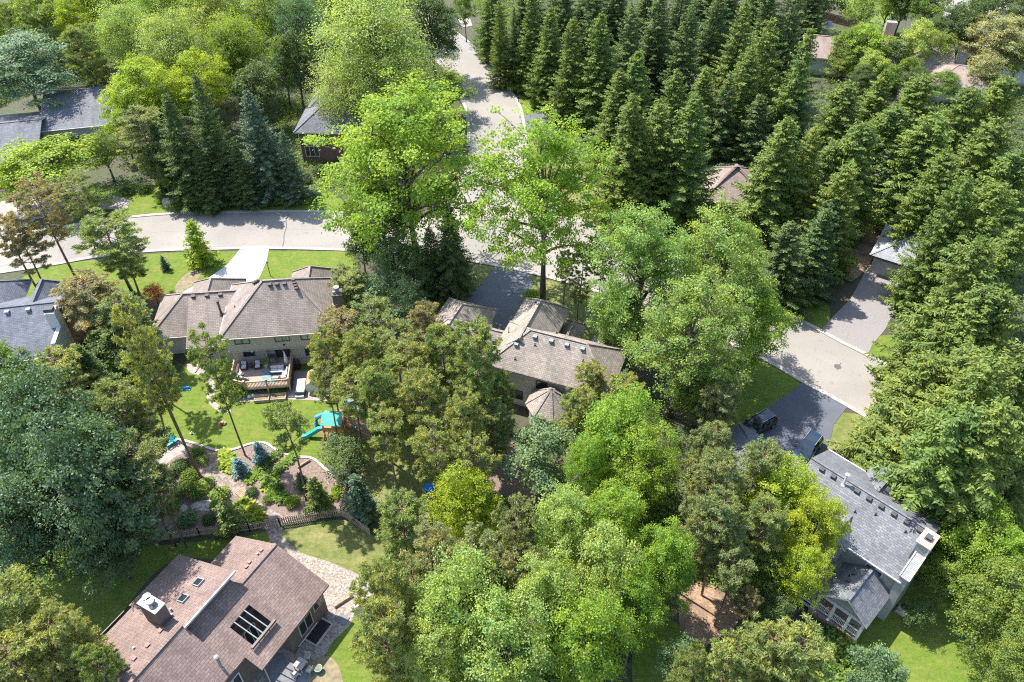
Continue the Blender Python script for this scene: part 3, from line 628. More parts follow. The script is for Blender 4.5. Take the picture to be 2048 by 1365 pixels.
walls(H4, [(.2, 11.2, -8.6, -.4, 0, 5.9), (-9.1, .2, -7.1, -1.2, 0, 3.1), (2.9, 6.3, -9.4, -8.6, 0, 5.85), (4.0, 7.5, -.4, .6, 0, 5.9)], M['siding_grey'],
      gables=[([(11.2, -8.6, 5.8), (11.2, -.4, 5.8), (11.2, -4.5, 8.3)], (-.2, 0, 0)), ([(.2, -8.6, 5.8), (.2, -.4, 5.8), (.2, -4.5, 8.3)], (.2, 0, 0)),
              ([(7.1, -12.75, 3.3), (11.05, -12.75, 3.3), (9.08, -12.75, 4.95)], (0, .12, 0)), ([(2.9, -9.4, 5.7), (6.3, -9.4, 5.7), (5.3, -9.4, 7.0)], (0, .12, 0)), ([(4.0, .6, 5.8), (7.5, .6, 5.8), (5.75, .6, 7.5)], (0, -.12, 0))])
mb = MB(); mb.box(10.8, 11.95, -7.15, -5.3, 0, 9.4); mb.box(11.2, 11.9, -9.0, -7.15, 0, 6.65); chb = mb.build('chimney', M['siding_grey'], R4)
mb = MB()
for a in ((10.78, -7.17), (11.87, -7.17), (10.78, -5.38), (11.87, -5.38)): mb.box(a[0], a[0]+.12, a[1], a[1]+.12, 7, 9.39)
mb.build('corner_board', M['trim'], R4)
mb = MB(); mb.box(10.74, 12.01, -7.21, -5.24, 9.4, 9.5); mb.build('chimney_cap', M['copper'], R4)
mb = MB(); mb.box(11.1, 11.65, -6.55, -5.9, 9.5, 9.58); mb.box(11.2, 11.55, -6.42, -6.02, 9.58, 9.75); mb.box(11.12, 11.63, -6.5, -5.94, 9.75, 9.82, 0); mb.build('flue_cap', M['vent'], R4)
mb = MB(); mb.slab([[(11.14, -9.05, 6.7), (11.98, -9.05, 6.7), (11.98, -7.15, 8.3), (11.14, -7.15, 8.3)]], .12); mb.build('shoulder', M['siding_grey'], R4)
mb = MB(); mb.bar((11.96, -9.05, 6.74), (11.96, -7.15, 8.34), .1, .1); mb.bar((11.14, -9.05, 6.74), (11.14, -7.15, 8.34), .1, .1); mb.build('rake_board', M['trim'], R4)
for x, y in ((.2, -8.66), (11.14, -8.66)): mb = MB(); mb.box(x-.03, x+.1, y-.03, y+.08, 0, 5.85); mb.build('corner_board', M['trim'], H4.o)
s4 = 2.55/4.5
for k in range(9):
    if k == 2: continue
    x = 1.05+1.17*k; roofvent(R4, x, -4.95, 8.55-.45*s4+.06, .36, M['vent'])
pipe(R4, 3.3, -5.0, 8.3, 1.25, .11, M['trim'], .17)
for x, y in ((6.9, -5.7), (9.6, -5.6), (5.4, -6.4)): pipe(R4, x, y, 6+(9+y)*s4, .25, .06, M['black'])
pipe(R4, 6.6, .2, 7.0, .3, .06, M['black'])
for y in (-9.9, -10.9): roofvent(R4, 8.1, y, 4.45, .3, M['vent'])
pipe(R4, 7.9, -10.3, 4.3, .2, .05, M['black'])
gutter(H4, (6.6, -9.06, 5.93), (11.5, -9.06, 5.93)); gutter(H4, (-.3, .06, 5.93), (3.6, .06, 5.93)); gutter(H4, (7.9, .06, 5.93), (11.5, .06, 5.93))
# porch: floor, columns, rail
mb = MB(); mb.box(6.6, 11.1, -13.1, -9.0, .55, .75); mb.box(6.6, 11.1, -13.12, -13.0, 0, .56); mb.build('porch_floor', M['deck'], H4.o)
for x in (6.95, 8.4, 9.8, 11.0): mb = MB(); mb.box(x-.12, x+.12, -13.0, -12.76, .75, 3.3); mb.build('column', M['trim'], H4.o)
mb = MB()
for z in (1.05, 1.85): mb.box(5.0, 11.0, -12.92, -12.84, z, z+.09)
mb.box(5.0, 11.1, -13.0, -12.8, 0.5, .66); mb.box(6.8, 11.1, -12.98, -12.8, 3.1, 3.32)
for k in range(44): xx = 5.05+.137*k; mb.box(xx-.02, xx+.02, -12.9, -12.86, 1.1, 1.86)
mb.build('railing', M['trim'], H4.o)
mb = MB(); mb.box(-1.0, 6.7, -13.2, -9.3, 2.2, 2.35); mb.build('deck', M['deck'], H4.o)
mb = MB()
mb.box(-1.0, 5.0, -13.25, -13.17, 3.2, 3.28); mb.box(-1.0, 5.0, -13.25, -13.17, 2.35, 2.42)
for k in range(50): xx = -1+.12*k; mb.box(xx-.02, xx+.02, -13.23, -13.19, 2.4, 3.22)
for x in (-1, 1, 3, 5): mb.box(x-.06, x+.06, -13.28, -13.14, 0, 3.4)
mb.build('deck_railing', M['stone'], H4.o)
window(H4, 9.2, -8.6, 4.0, 1.6, 1.2, 2, fm=M['trim']); window(H4, 8.4, -8.6, 1.0, 2.4, 2.0, 3, fm=M['trim'])

# H5 left edge
H5 = House('house', 'house with charcoal roof and brick end wall, at the left edge beside the browning pine', 'house', (-50.0, 71.0), 10.5)
def fit5(px, py, z): return H5.L(px, py, z)
c1 = fit5(118, 603, 8.0); c2 = fit5(137, 705, 5.0)
xe5 = c1.x; y5 = c1.y
m5 = ([[(xe5-16, y5-6.2, 4.9), (xe5, y5-6.2, 4.9), (xe5, y5, 8.0), (xe5-16, y5, 8.0)], [(xe5-16, y5+5.5, 5.2), (xe5, y5+5.5, 5.2), (xe5, y5, 8.0), (xe5-16, y5, 8.0)]], [((xe5-16, y5, 8), (xe5, y5, 8))])
v5 = hip(xe5-5.4, xe5-1.6, y5+1, y5+7.6, 5.2, 7.4, 'y', (0, 1)); v6 = hip(xe5-14, xe5-6.2, y5+1, y5+9.0, 5.2, 8.4, 'y', (0, 1))
R5 = roof(H5, [m5, v5, v6], M['sh_dark'], M['trim'])
walls(H5, [(xe5-15.5, xe5-.35, y5-5.8, y5+5.1, 0, 4.9)], M['brick'], gables=[([(xe5-.35, y5-5.8, 4.8), (xe5-.35, y5+5.1, 4.8), (xe5-.35, y5, 7.8)], (-.2, 0, 0))])
mb = MB(); mb.box(xe5-.75, xe5+.35, y5-3.0, y5-1.6, 0, 8.6); mb.box(xe5-.1, xe5+.35, y5-5.9, y5-3.0, 0, 6.6); mb.build('chimney', M['trim'], R5)
mb = MB(); mb.box(xe5-.72, xe5+.32, y5-2.0, y5-1.6, 8.6, 8.66); mb.build('chimney_top', M['copper'], R5)
mb = MB(); mb.box(xe5-.8, xe5+.2, y5-2.75, y5-2.05, 8.6, 9.0); mb.build('chimney_cap', M['vent'], R5)
for k in range(3): roofvent(R5, xe5-3.3-2.3*k, y5-.7, 7.75, .4, M['ventgreen'])
gutter(H5, (xe5-16, y5-6.26, 4.85), (xe5, y5-6.26, 4.85))
window(H5, xe5-3.6, y5-5.8, 2.4, 2.6, 1.8, 3, fm=M['trim'])

# H6 upper left grey roof
H6 = House('house', 'long house with slate grey gable roofs behind the bright street tree, upper left', 'house', (-80.36, 129.92), 13.0)
r6 = ([[(0, 0, 7.0), (17, 0, 7.0), (17, -9.6, 4.6), (0, -9.6, 4.6)], [(0, 0, 7.0), (17, 0, 7.0), (17, 7, 4.8), (0, 7, 4.8)]], [((0, 0, 7), (17, 0, 7))])
r6b = ([[(-16, -8.6, 6.2), (1.0, -8.6, 6.2), (1.0, -17.5, 3.5), (-16, -17.5, 3.5)], [(-16, -8.6, 6.2), (1.0, -8.6, 6.2), (1, -1, 4.2), (-16, -1, 4.2)]], [((-16, -8.6, 6.2), (1, -8.6, 6.2))])
R6 = roof(H6, [r6, r6b], M['sh_slate'], M['trim'])
walls(H6, [(.4, 16.6, -9.2, 6.6, 0, 4.5), (-15.6, .6, -17.0, -1.4, 0, 3.4)], M['stucco_grey'], gables=[([(.4, -9.2, 4.4), (.4, 6.6, 4.4), (.4, 0, 6.8)], (.2, 0, 0))])
for x in (-12, -6): mb = MB(); mb.box(x-2.2, x+2.2, -17.1, -16.95, 0, 2.4); mb.build('garage_door', M['trim'], H6.o)
gutter(H6, (0, -9.66, 4.5), (17, -9.66, 4.5)); window(H6, 12, -9.2, 1.6, 2.2, 1.5, 2); window(H6, 5, -9.2, 1.6, 2.2, 1.5, 2)

# H7 brick house
H7 = House('house', 'dark red brick house with grey hip roof half hidden by the big feathery tree', 'house', (-35.2, 117.8), -2.0)
a7 = H7.L(594, 263, 5.6)
x7, y7 = a7.x, a7.y
R7 = roof(H7, [hip(x7-.5, x7+12, y7-.4, y7+8.2, 5.6, 8.4), hip(x7-.2, x7+9, y7+7, y7+15, 5.6, 8.9)], M['sh_slate'], M['trim'])
walls(H7, [(x7, x7+11.5, y7, y7+7.7, 0, 5.5), (x7+.3, x7+8.5, y7+7.7, y7+14.5, 0, 5.5)], M['brick'])
w7 = H7.L(624, 305, 2.0); window(H7, w7.x, y7, 1.1, 2.3, 1.9, 3); window(H7, x7+4.6, y7, 3.9, 1.2, 1.3, 1)
mb = MB(); mb.tube([(x7+.15, y7-.1, 5.5), (x7+.15, y7-.1, .1)], .06, 6); mb.build('downspout', M['trim'], H7.o)

# H8 brown hip in the spruces
H8 = House('house', 'house with brown hip roof glimpsed between tall spruces right of the junction', 'house', tuple(G(1452, 402, 3.2))[:2], -4)
R8 = roof(H8, [hip(-3.8, 7, -.5, 9.5, 3.2, 6.6, 'y', (1, 1)), hip(-12, -2, 1, 9, 3.2, 5.6)], shingle('shingle_brown_pink', (.27, .20, .175), (.32, .245, .215), (.14, .10, .09)), M['trimtan'])
walls(H8, [(-3.2, 6.5, .1, 9, 0, 3.1), (-11.5, -3, 1.5, 8.5, 0, 3.1)], shingle('wall_brick_tan', (.27, .17, .12), (.33, .21, .15), (.3, .26, .22), .22, .075))
window(H8, 2, .1, 1, 2, 1.4, 2, fm=M['bronze']); mb = MB(); mb.box(-2.6, -.6, .0, .12, 0, 2.2); mb.build('door', M['bronze'], H8.o)

# H9 garage
H9 = House('garage', 'garage with pale grey roof and beige door at the end of the worn driveway', 'garage', tuple(G(1745, 509, 3))[:2], -33)
R9 = roof(H9, [hip(-.3, 9.0, -.3, 8.5, 3.0, 5.4, 'x', (1, 1))], shingle('shingle_pale_grey', (.30, .31, .32), (.36, .37, .38), (.2, .2, .21)), M['bronze'])
walls(H9, [(.3, 8.6, .3, 8.0, 0, 2.9)], M['stucco'])
mb = MB(); mb.box(.7, 5.6, .2, .32, 0, 2.35); mb.build('garage_door', plain('beige_door', (.42, .38, .35), .6), H9.o)

# H10, H11 far upper right
H10 = House('house', 'far house with brown roof and square chimney behind the bright round tree, top right', 'house', tuple(G(1700, 118, 4))[:2], -14)
sb = shingle('shingle_far_brown', (.30, .225, .19), (.36, .27, .235), (.16, .12, .1))
R10 = roof(H10, [hip(-9, 19, 0, 9.5, 3.6, 6.2, 'x', (0, 0)), hip(14, 25, -7, 2.5, 3.4, 5.6, 'x', (1, 1))], sb, M['trim'])
walls(H10, [(-8.5, 18.5, .5, 9, 0, 3.5), (14.5, 24.5, -6.5, 2, 0, 3.3)], M['stucco'])
q10 = H10.L(1779, 62, 6.5); mb = MB(); mb.box(q10.x-1, q10.x+.9, q10.y-.6, q10.y+.6, 0, 8.3); mb.build('chimney', shingle('far_brick', (.42, .28, .22), (.46, .33, .26), (.4, .35, .3), .3, .1), R10)
q = H10.L(1659, 46, 6.4); pipe(R10, q.x, q.y, 6.0, .6, .5, M['metal'])
H10b = House('house', 'small grey shingled gable wing below the far brown roof, top right', 'house', tuple(G(1676, 112, 3.2))[:2], -60)
roof(H10b, [hip(-4, 5, -1, 5, 3.0, 4.6, 'x', (0, 0))], shingle('shingle_light_grey', (.30, .31, .33), (.35, .36, .38), (.2, .2, .22)), M['trim'])
walls(H10b, [(-3.6, 4.6, -.6, 4.6, 0, 2.9)], M['stucco_grey'])
H11 = House('house', 'far pale house with brown roof beside the grey-tan tree in the top right corner', 'house', tuple(G(1935, 112, 4))[:2], -28)
roof(H11, [hip(-2, 12, 0, 9, 4.6, 7.0, 'x', (0, 1))], sb, M['trim']); walls(H11, [(-1.6, 11.5, .4, 8.5, 0, 4.5)], M['trim'])
window(H11, 1.2, .4, 2.2, 2, 1.5, 2, fm=M['bronze']); window(H11, 6, .4, 2.2, 2, 1.5, 2, fm=M['bronze'])
H12 = House('house', 'far pale pinkish roof showing through spruce tops above the junction', 'house', tuple(G(1322, 165, 4))[:2], -25)
roof(H12, [hip(-4, 9, -1, 7, 3.4, 5.6)], shingle('shingle_pale', (.38, .33, .31), (.44, .39, .37), (.25, .22, .2)), M['trim']); walls(H12, [(-3.5, 8.5, -.5, 6.5, 0, 3.3)], M['stucco'])
# ------------------------------------------------------------------ cars
def suv(label, xy, ang, mat, L=4.75, Wd=1.9, Hh=1.72):
    e = thing('parked_car', label, 'car', (xy[0], xy[1], .05), ang, 'cars parked on the dark driveway')
    # stations along the body: x, half width, z of sill, waist
    st = [(-2.36, .62, .42, .72), (-2.28, .80, .34, .98), (-1.9, .92, .30, 1.06), (-1.0, .95, .28, 1.06), (0, .95, .28, 1.04), (.9, .95, .28, 1.02), (1.55, .93, .30, .98), (2.05, .86, .34, .88), (2.30, .70, .42, .74), (2.38, .5, .48, .66)]
    mb = MB(); vs = []; n = 8
    for x, w, z0, z1 in st:
        c = [(-w*.9, z0), (-w, z0+.12), (-w, z1-.14), (-w*.93, z1), (w*.93, z1), (w, z1-.14), (w, z0+.12), (w*.9, z0)]
        vs += [(x*L/4.75, y*Wd/1.9, z) for y, z in c]
    fs = [(i*n+k, i*n+(k+1) % n, (i+1)*n+(k+1) % n, (i+1)*n+k) for i in range(len(st)-1) for k in range(n)]
    fs += [tuple(range(n-1, -1, -1)), tuple((len(st)-1)*n+k for k in range(n))]
    mb.add(vs, fs); 
    # roof panel
    gh = [(-2.12, .78, 1.05), (-1.85, .72, 1.60), (-1.2, .73, 1.70), (-.2, .73, 1.72), (.35, .71, 1.66)]
    mb.add([(x, s*w*.96, z+.012) for x, w, z in gh[1:] for s in (-1, 1)], [(2*i, 2*i+1, 2*i+3, 2*i+2) for i in range(3)])
    b = mb.build('body', mat, e); m_ = b.modifiers.new('bevel', 'BEVEL'); m_.width = .05; m_.segments = 2; m_.limit_method = 'ANGLE'
    for p in b.data.polygons: p.use_smooth = True
    # glass house
    gb = [(-2.2, .80, .98), (-1.86, .72, 1.59), (.35, .71, 1.65), (1.15, .80, .98)]
    mb = MB(); V4 = [(x, s*w, z) for x, w, z in gb for s in (-1, 1)]
    mb.add(V4, [(0, 1, 3, 2), (2, 3, 5, 4), (4, 5, 7, 6), (0, 2, 4, 6), (1, 7, 5, 3)]); mb.build('window_glass', M['glass'], e)
    mb = MB()
    for s in (-1, 1):
        for xa, xb in (((-1.95, .79), (-1.75, .735)), ((-.75, .86), (-.72, .735)), ((.1, .87), (.2, .735))): mb.bar((xa[0], s*(xa[1]-.015), 1.02), (xb[0], s*(xb[1]-.0), 1.62), .09, .05)
        mb.bar((1.18, s*.80, .99), (.36, s*.715, 1.66), .08, .06)
    mb.build('pillar', mat, e)
    for s in (-1, 1):
        mb = MB(); mb.bar((-1.7, s*.66, 1.76), (.15, s*.66, 1.78), .05, .05); mb.bar((-1.6, s*.66, 1.68), (-1.6, s*.66, 1.77), .05); mb.bar((.05, s*.66, 1.68), (.05, s*.66, 1.77), .05); mb.build('roof_rail', M['metal'], e)
        mb = MB(); mb.box(.85, 1.05, s*.93 if s > 0 else -1.12, 1.12 if s > 0 else -.93, .98, 1.12); mb.build('side_mirror', M['black'], e)
        mb = MB(); mb.box(2.16, 2.32, min(s*.48, s*.8), max(s*.48, s*.8), .70, .83); mb.build('headlight', M['trim'], e)
        mb = MB(); mb.box(-2.36, -2.24, min(s*.58, s*.82), max(s*.58, s*.82), .78, 1.0); mb.build('tail_light', M['red'], e)
        for x in (-1.42, 1.45):
            mb = MB(); mb.tube([(x, s*.72, .35), (x, s*.97, .35)], .35, 18); w = mb.build('wheel', M['black'], e)
            mb = MB(); mb.tube([(x, s*.95, .35), (x, s*.985, .35)], .22, 12); mb.build('rim', M['metal'], w)
    mb = MB(); mb.box(-1.15, -.1, -.5, .5, 1.715, 1.735); mb.build('sunroof', M['glass'], e)
    return e
suv('dark blue sport utility car with silver roof rails, nearest the grey roof', (31.9, 56.1), math.atan2(54.6-57.4, 30.6-33.0), M['paintblue'], 4.9)
suv('black sport utility car at the lawn side of the dark driveway', (27.4, 59.5), math.atan2(58.9-60.9, 25.9-29.0), M['paintblack'], 4.6)
pf = G(1851, 137, 0)
suv('small dark car on the far pale driveway at upper right', (pf.x, pf.y), 1.3, M['paintblack'], 4.6)
# ------------------------------------------------------------------ deck of the tan house and what stands on it
DK = thing('deck', 'raised cedar deck with railing behind the tan stucco house', 'deck', H1.o.location, H1.a)
dz = 1.2
mb = MB(); outl = [(.9, .8), (7.65, .8), (7.65, -3.9), (2.6, -3.9), (1.0, -3.2), (.9, -2.9)]
mb.slab([[(x, y, dz) for x, y in outl]], .22); mb.build('floor', M['deck'], DK)
def rail(a, b, z0, z1, posts=1, solid=0):
    mb = MB(); A_ = Vector(a); B_ = Vector(b); n = max(2, int((B_-A_).length/.16))
    mb.bar((*A_, z1), (*B_, z1), .15, .06); mb.bar((*A_, z1-.12), (*B_, z1-.12), .05, .09); mb.bar((*A_, z0+.1), (*B_, z0+.1), .05, .09)
    for i in range(n+1): p = A_+(B_-A_)*i/n; mb.box(p.x-.03, p.x+.03, p.y-.03, p.y+.03, z0+.05, z1-.05)
    mb.build('railing', M['cedar'], DK)
rail((2.6, -3.85), (7.6, -3.85), dz, dz+.95); rail((1.0, -3.15), (2.6, -3.85), dz, dz+.95); rail((7.6, -3.85), (7.6, .6), dz, dz+1.05); rail((.95, -3.1), (.95, .6), dz, dz+.95)
for x, y in ((2.6, -3.85), (7.6, -3.85), (5.1, -3.85), (1.0, -3.1), (7.6, .3)): mb = MB(); mb.box(x-.09, x+.09, y-.09, y+.09, 0, dz+1.12); mb.box(x-.13, x+.13, y-.13, y+.13, dz+1.12, dz+1.17); mb.build('post', M['cedar'], DK)
mb = MB()
for k in range(9): yy = .5-.5*k; mb.box(7.66, 7.7, yy-.24, yy+.22, .05, dz-.05)
mb.build('skirt', M['bronze'], DK); mb = MB(); mb.bar((2.6, -3.94, dz-.12), (7.65, -3.94, dz-.12), .05, .22); mb.build('fascia', M['cedar'], DK)
def at1(x, y, z=dz): return H1.Wd(x, y, z)
def seat(name, label, cat, x, y, w, dpt, rz=0, group=None, arms=1, back=1, z=dz, n=1):
    p = at1(x, y, z); e = thing(name, label, cat, p, H1.a+rz, group)
    mb = MB(); mb.box(-w/2, w/2, -dpt/2, dpt/2, .08, .28)
    if back: mb.box(-w/2, w/2, dpt/2-.1, dpt/2, .28, .72)
    if arms: mb.box(-w/2, -w/2+.09, -dpt/2, dpt/2, .28, .55); mb.box(w/2-.09, w/2, -dpt/2, dpt/2, .28, .55)
    mb.build('frame', M['wicker'], e); iw = (w-.2)/n
    for k in range(n):
        x0 = -w/2+.1+iw*k; mb = MB(); mb.box(x0+.015, x0+iw-.015, -dpt/2+.02, dpt/2-.24, .285, .45); c = mb.build('seat_cushion', M['cushion'], e); m_ = c.modifiers.new('b', 'BEVEL'); m_.width = .04; m_.segments = 2
        if back: mb = MB(); mb.box(x0+.015, x0+iw-.015, dpt/2-.28, dpt/2-.11, .46, .84); c = mb.build('back_cushion', M['cushion'], e); m_ = c.modifiers.new('b', 'BEVEL'); m_.width = .04; m_.segments = 2
    return e
seat('sofa', 'light grey two seat outdoor sofa facing the deck railing', 'sofa', 6.05, -1.55, 1.75, .85, 0, n=2)
seat('sofa', 'light grey side section of the outdoor sofa along the right railing', 'sofa', 7.05, -2.25, 1.7, .8, -math.pi/2, arms=0, n=2)
seat('ottoman', 'low grey cushioned ottoman on the teal rug', 'ottoman', 5.95, -2.75, 1.0, .55, 0, arms=0, back=0)
seat('armchair', 'light cushioned armchair beside the potted palm', 'armchair', 3.65, -.45, .8, .85, 0, 'armchairs at the wall')
seat('armchair', 'light cushioned armchair at the left end of the deck wall', 'armchair', 2.05, -.45, .8, .85, 0, 'armchairs at the wall')
p = at1(2.85, -.45); e = thing('side_table', 'small round dark side table between the two armchairs', 'table', p, H1.a); mb = MB(); mb.tube([(0, 0, .5), (0, 0, .55)], .33, 16); mb.build('table_top', M['wicker'], e); mb = MB(); mb.tube([(0, 0, 0), (0, 0, .5)], .06, 8); mb.build('leg', M['wicker'], e)
mb = MB(); mb.box(-.85, .85, -1.25, 1.25, 0, .015); tag(mb.build('rug', M['rug'], loc=at1(5.15, -2.3, dz+.004), rz=H1.a), 'teal patterned rug on the cedar deck under the sofa', 'rug')
p = at1(4.6, -.55); e = thing('potted_palm', 'green arching palm in a white pot on the deck', 'potted plant', p, 0)
mb = MB(); mb.tube([(0, 0, 0), (0, 0, .4)], [.17, .24], 14); mb.build('pot', M['trim'], e)
rs = np.random.RandomState(5); n = 260; a = rs.uniform(0, 6.28, n); r = rs.uniform(.05, .62, n)
def quickleaf(name, C, D_, s, asp, mat, parent, seed=1):
    Nn = np.array([0, 0, 1.])+rs.normal(size=C.shape)*.4; Nn /= np.linalg.norm(Nn, axis=1, keepdims=True); A = D_/np.linalg.norm(D_, axis=1, keepdims=True); B = np.cross(Nn, A)
    mb = MB()
    for c, u, v in zip(C, A*s*.5, B*s*.5*asp): mb.add([tuple(c-u), tuple(c+v), tuple(c+u), tuple(c-v)], [(0, 1, 2, 3)])
    return mb.build(name, mat, parent, uv=False)
C = np.stack([np.cos(a)*r, np.sin(a)*r, .55+.55*np.sin(r*2.6)+rs.normal(size=n)*.05], 1); quickleaf('foliage', C, np.stack([np.cos(a), np.sin(a), rs.uniform(-.8, .5, n)], 1), .3, .16, LEAF['mid'], e)
p = at1(5.35, .25); e = thing('storage_bin', 'dark lidded storage bin against the wall by the patio door', 'bin', p, H1.a); mb = MB(); mb.box(-.3, .3, -.25, .25, 0, .85); mb.build('body', M['ventgreen'], e); mb = MB(); mb.box(-.33, .33, -.28, .28, .85, .93); mb.build('lid', M['vent'], e)
p = at1(7.1, -.7); e = thing('parasol', 'closed grey striped parasol standing by the patio door', 'parasol', p, 0)
mb = MB(); mb.tube([(0, 0, 0), (0, 0, 2.55)], .025, 8); mb.build('pole', M['trim'], e); mb = MB(); mb.tube([(0, 0, .75), (0, 0, .9), (0, 0, 1.6), (0, 0, 2.45)], [.24, .27, .16, .04], 12); mb.build('canopy', M['parasol'], e); mb = MB(); mb.tube([(0, 0, 0), (0, 0, .12)], [.3, .2], 14); mb.build('base', M['wicker'], e)
p = at1(2.0, -2.35); e = thing('round_table', 'low white round table with a black bowl at the left of the deck', 'table', p, 0); mb = MB(); mb.tube([(0, 0, .62), (0, 0, .7)], .45, 20); mb.build('table_top', M['trim'], e); mb = MB(); mb.tube([(0, 0, 0), (0, 0, .62)], .25, 10); mb.build('base', M['stone'], e)
mb = MB(); mb.tube([(0, 0, 0), (0, 0, .14), (0, 0, .2)], [.15, .26, .22], 14); tag(mb.build('fire_bowl', M['black'], loc=at1(2.25, -2.35, dz+.71)), 'black round bowl on the low white table', 'bowl')
# below the deck
def hot(x, y): return H1.Wd(x, y, .02)
e = thing('hot_tub', 'long plunge tub with grey cover beside the deck skirt', 'hot tub', hot(8.75, -3.6), H1.a)
mb = MB(); mb.box(-.5, .5, -1.15, 1.15, 0, .62); mb.build('tub', M['vent'], e); mb = MB(); mb.box(-.46, .54, -1.05, 1.1, .62, .74); mb.build('cover', M['cushion'], e); mb = MB(); mb.box(-.5, .45, -1.4, -1.15, 0, .3); mb.build('step', M['trim'], e)
e = thing('barrel_sauna', 'round wooden barrel sauna lying at the right end of the patio', 'sauna', hot(10.3, -3.3), H1.a)
mb = MB(); mb.tube([(0, -1.0, .9), (0, 1.2, .9)], .85, 24); mb.build('barrel', M['terracotta'], e); mb = MB(); mb.tube([(0, -1.04, .9), (0, -1.0, .9)], .89, 24); mb.build('end_ring', M['trim'], e)
for s in (-.5, .6): mb = MB(); mb.box(-.6, .6, s-.08, s+.08, 0, .3); mb.build('cradle', M['log'], e)
mb = MB(); mb.box(-.3, .3, -1.5, -1.15, .25, .32); mb.box(-.25, -.2, -1.45, -1.2, 0, .25); mb.box(.2, .25, -1.45, -1.2, 0, .25); mb.build('stool', M['log'], e)
for k, x in enumerate((4.4, 6.3)):
    e = thing('raised_bed', ('timber raised bed under the deck, nearer the spreading shrub', 'timber raised bed under the deck, nearer the hot tub')[k], 'raised bed', hot(x, -4.75), H1.a, 'raised beds')
    mb = MB(); mb.box(-.85, .85, -.5, -.42, 0, .4); mb.box(-.85, .85, .42, .5, 0, .4); mb.box(-.85, -.77, -.42, .42, 0, .4); mb.box(.77, .85, -.42, .42, 0, .4); mb.build('frame', M['fencewood'], e); mb = MB(); mb.box(-.76, .76, -.41, .41, 0, .33); mb.build('soil', M['soil'], e)
e = thing('grill', 'black covered grill beside the right wall under the windows', 'grill', hot(8.0, .1), H1.a); mb = MB(); mb.box(-.35, .35, -.28, .28, .1, .95); mb.build('body', M['black'], e); mb = MB(); mb.tube([(-.33, 0, .95), (.33, 0, .95)], .27, 14); mb.build('lid', M['black'], e)
for x, y, l in ((2.9, -4.3, 'white garden ball ornament left of the raised beds'), (3.3, -4.2, 'pale stone statue beside the white ball')):
    mb = MB(); mb.tube([(0, 0, 0), (0, 0, .14), (0, 0, .34), (0, 0, .5)], [.1, .24, .22, .06], 10); tag(mb.build('garden_ornament', M['trim'], loc=hot(x, y)), l, 'ornament')
# ------------------------------------------------------------------ front yard things
p = G(541, 553); e = thing('lamp_post', 'thin lamp post on the lawn at the right edge of the white driveway', 'lamp post', (p.x, p.y, 0)); mb = MB(); mb.tube([(0, 0, 0), (0, 0, 2.0)], .05, 8); mb.build('post', M['black'], e); mb = MB(); mb.tube([(0, 0, 2.0), (0, 0, 2.3)], [.1, .16], 8); mb.build('lantern', M['trim'], e); mb = MB(); mb.tube([(0, 0, 2.3), (0, 0, 2.42)], [.2, .03], 8); mb.build('cap', M['black'], e)
def mailbox(px, py, label, col):
    p = G(px, py); e = thing('mailbox', label, 'mailbox', (p.x, p.y, 0), .6); mb = MB(); mb.box(-.05, .05, -.05, .05, 0, 1.05); mb.build('post', col, e); mb = MB(); mb.box(-.28, .28, -.12, .12, 1.05, 1.17); mb.tube([(-.28, 0, 1.17), (.28, 0, 1.17)], .12, 12); mb.build('box', col, e)
mailbox(1037, 206, 'black mailbox on the curved verge of the far road', M['black'])
p = G(335, 410); e = thing('utility_box', 'grey green transformer box on the verge before the dark spruces', 'utility box', (p.x, p.y, 0), .1); mb = MB(); mb.box(-.5, .5, -.45, .45, .1, .95); mb.build('cabinet', M['stone'], e); mb = MB(); mb.box(-.6, .6, -.55, .55, 0, .12); mb.build('base', M['kerb'], e)
p = G(1611, 603); e = thing('utility_box', 'pale slim utility pedestal on the shaded verge by the worn driveway', 'utility box', (p.x, p.y, 0), .3); mb = MB(); mb.box(-.2, .2, -.15, .15, 0, .9); mb.build('cabinet', M['trim'], e); mb = MB(); mb.box(-.24, .24, -.19, .19, .9, .96); mb.build('lid', M['metal'], e)
p = G(1618, 606); mb = MB(); mb.tube([(0, 0, 0), (.15, 0, 1.3)], .05, 8); tag(mb.build('marker_post', M['trim'], loc=(p.x, p.y, 0)), 'thin white marker post beside the pale utility pedestal', 'post')
# ------------------------------------------------------------------ playset
pc = G(672, 868); e = thing('playset', 'wooden playset with teal canopy and slide on the woodchip bed', 'playset', (pc.x, pc.y, 0), -.08)
for x, y in ((-1, -.7), (1, -.7), (-1, 1.0), (1, 1.0)): mb = MB(); mb.box(x-.07, x+.07, y-.07, y+.07, 0, 2.5); mb.build('post', M['playwood'], e)
mb = MB(); mb.box(-1.1, 1.1, -.8, 1.1, 1.15, 1.25); mb.box(-1.1, 1.1, -.82, -.76, 1.3, 1.8); mb.box(1.05, 1.11, -.8, 1.1, 1.3, 1.8); mb.build('platform', M['playwood'], e)
mb = MB(); mb.slab([[(-1.15, -.95, 2.35), (1.15, -.95, 2.35), (1.15, .15, 3.05), (-1.15, .15, 3.05)], [(1.15, 1.25, 2.35), (-1.15, 1.25, 2.35), (-1.15, .15, 3.05), (1.15, .15, 3.05)]], .03); mb.build('canopy', M['teal'], e)
mb = MB(); mb.tube([(-1.1, -.4, 1.3), (-1.6, -.5, 1.25), (-2.3, -.65, .75), (-3.0, -.8, .3), (-3.5, -.9, .22)], [.26, .3, .3, .3, .28], 8); mb.build('slide', M['tealplastic'], e)
mb = MB(); mb.tube([(-1.1, .9, 1.35), (-1.5, 1.0, 1.9), (-2.2, 1.05, 1.4), (-2.5, 1.05, .3)], .3, 8); mb.build('tube_slide', M['bluefab'], e)
mb = MB()
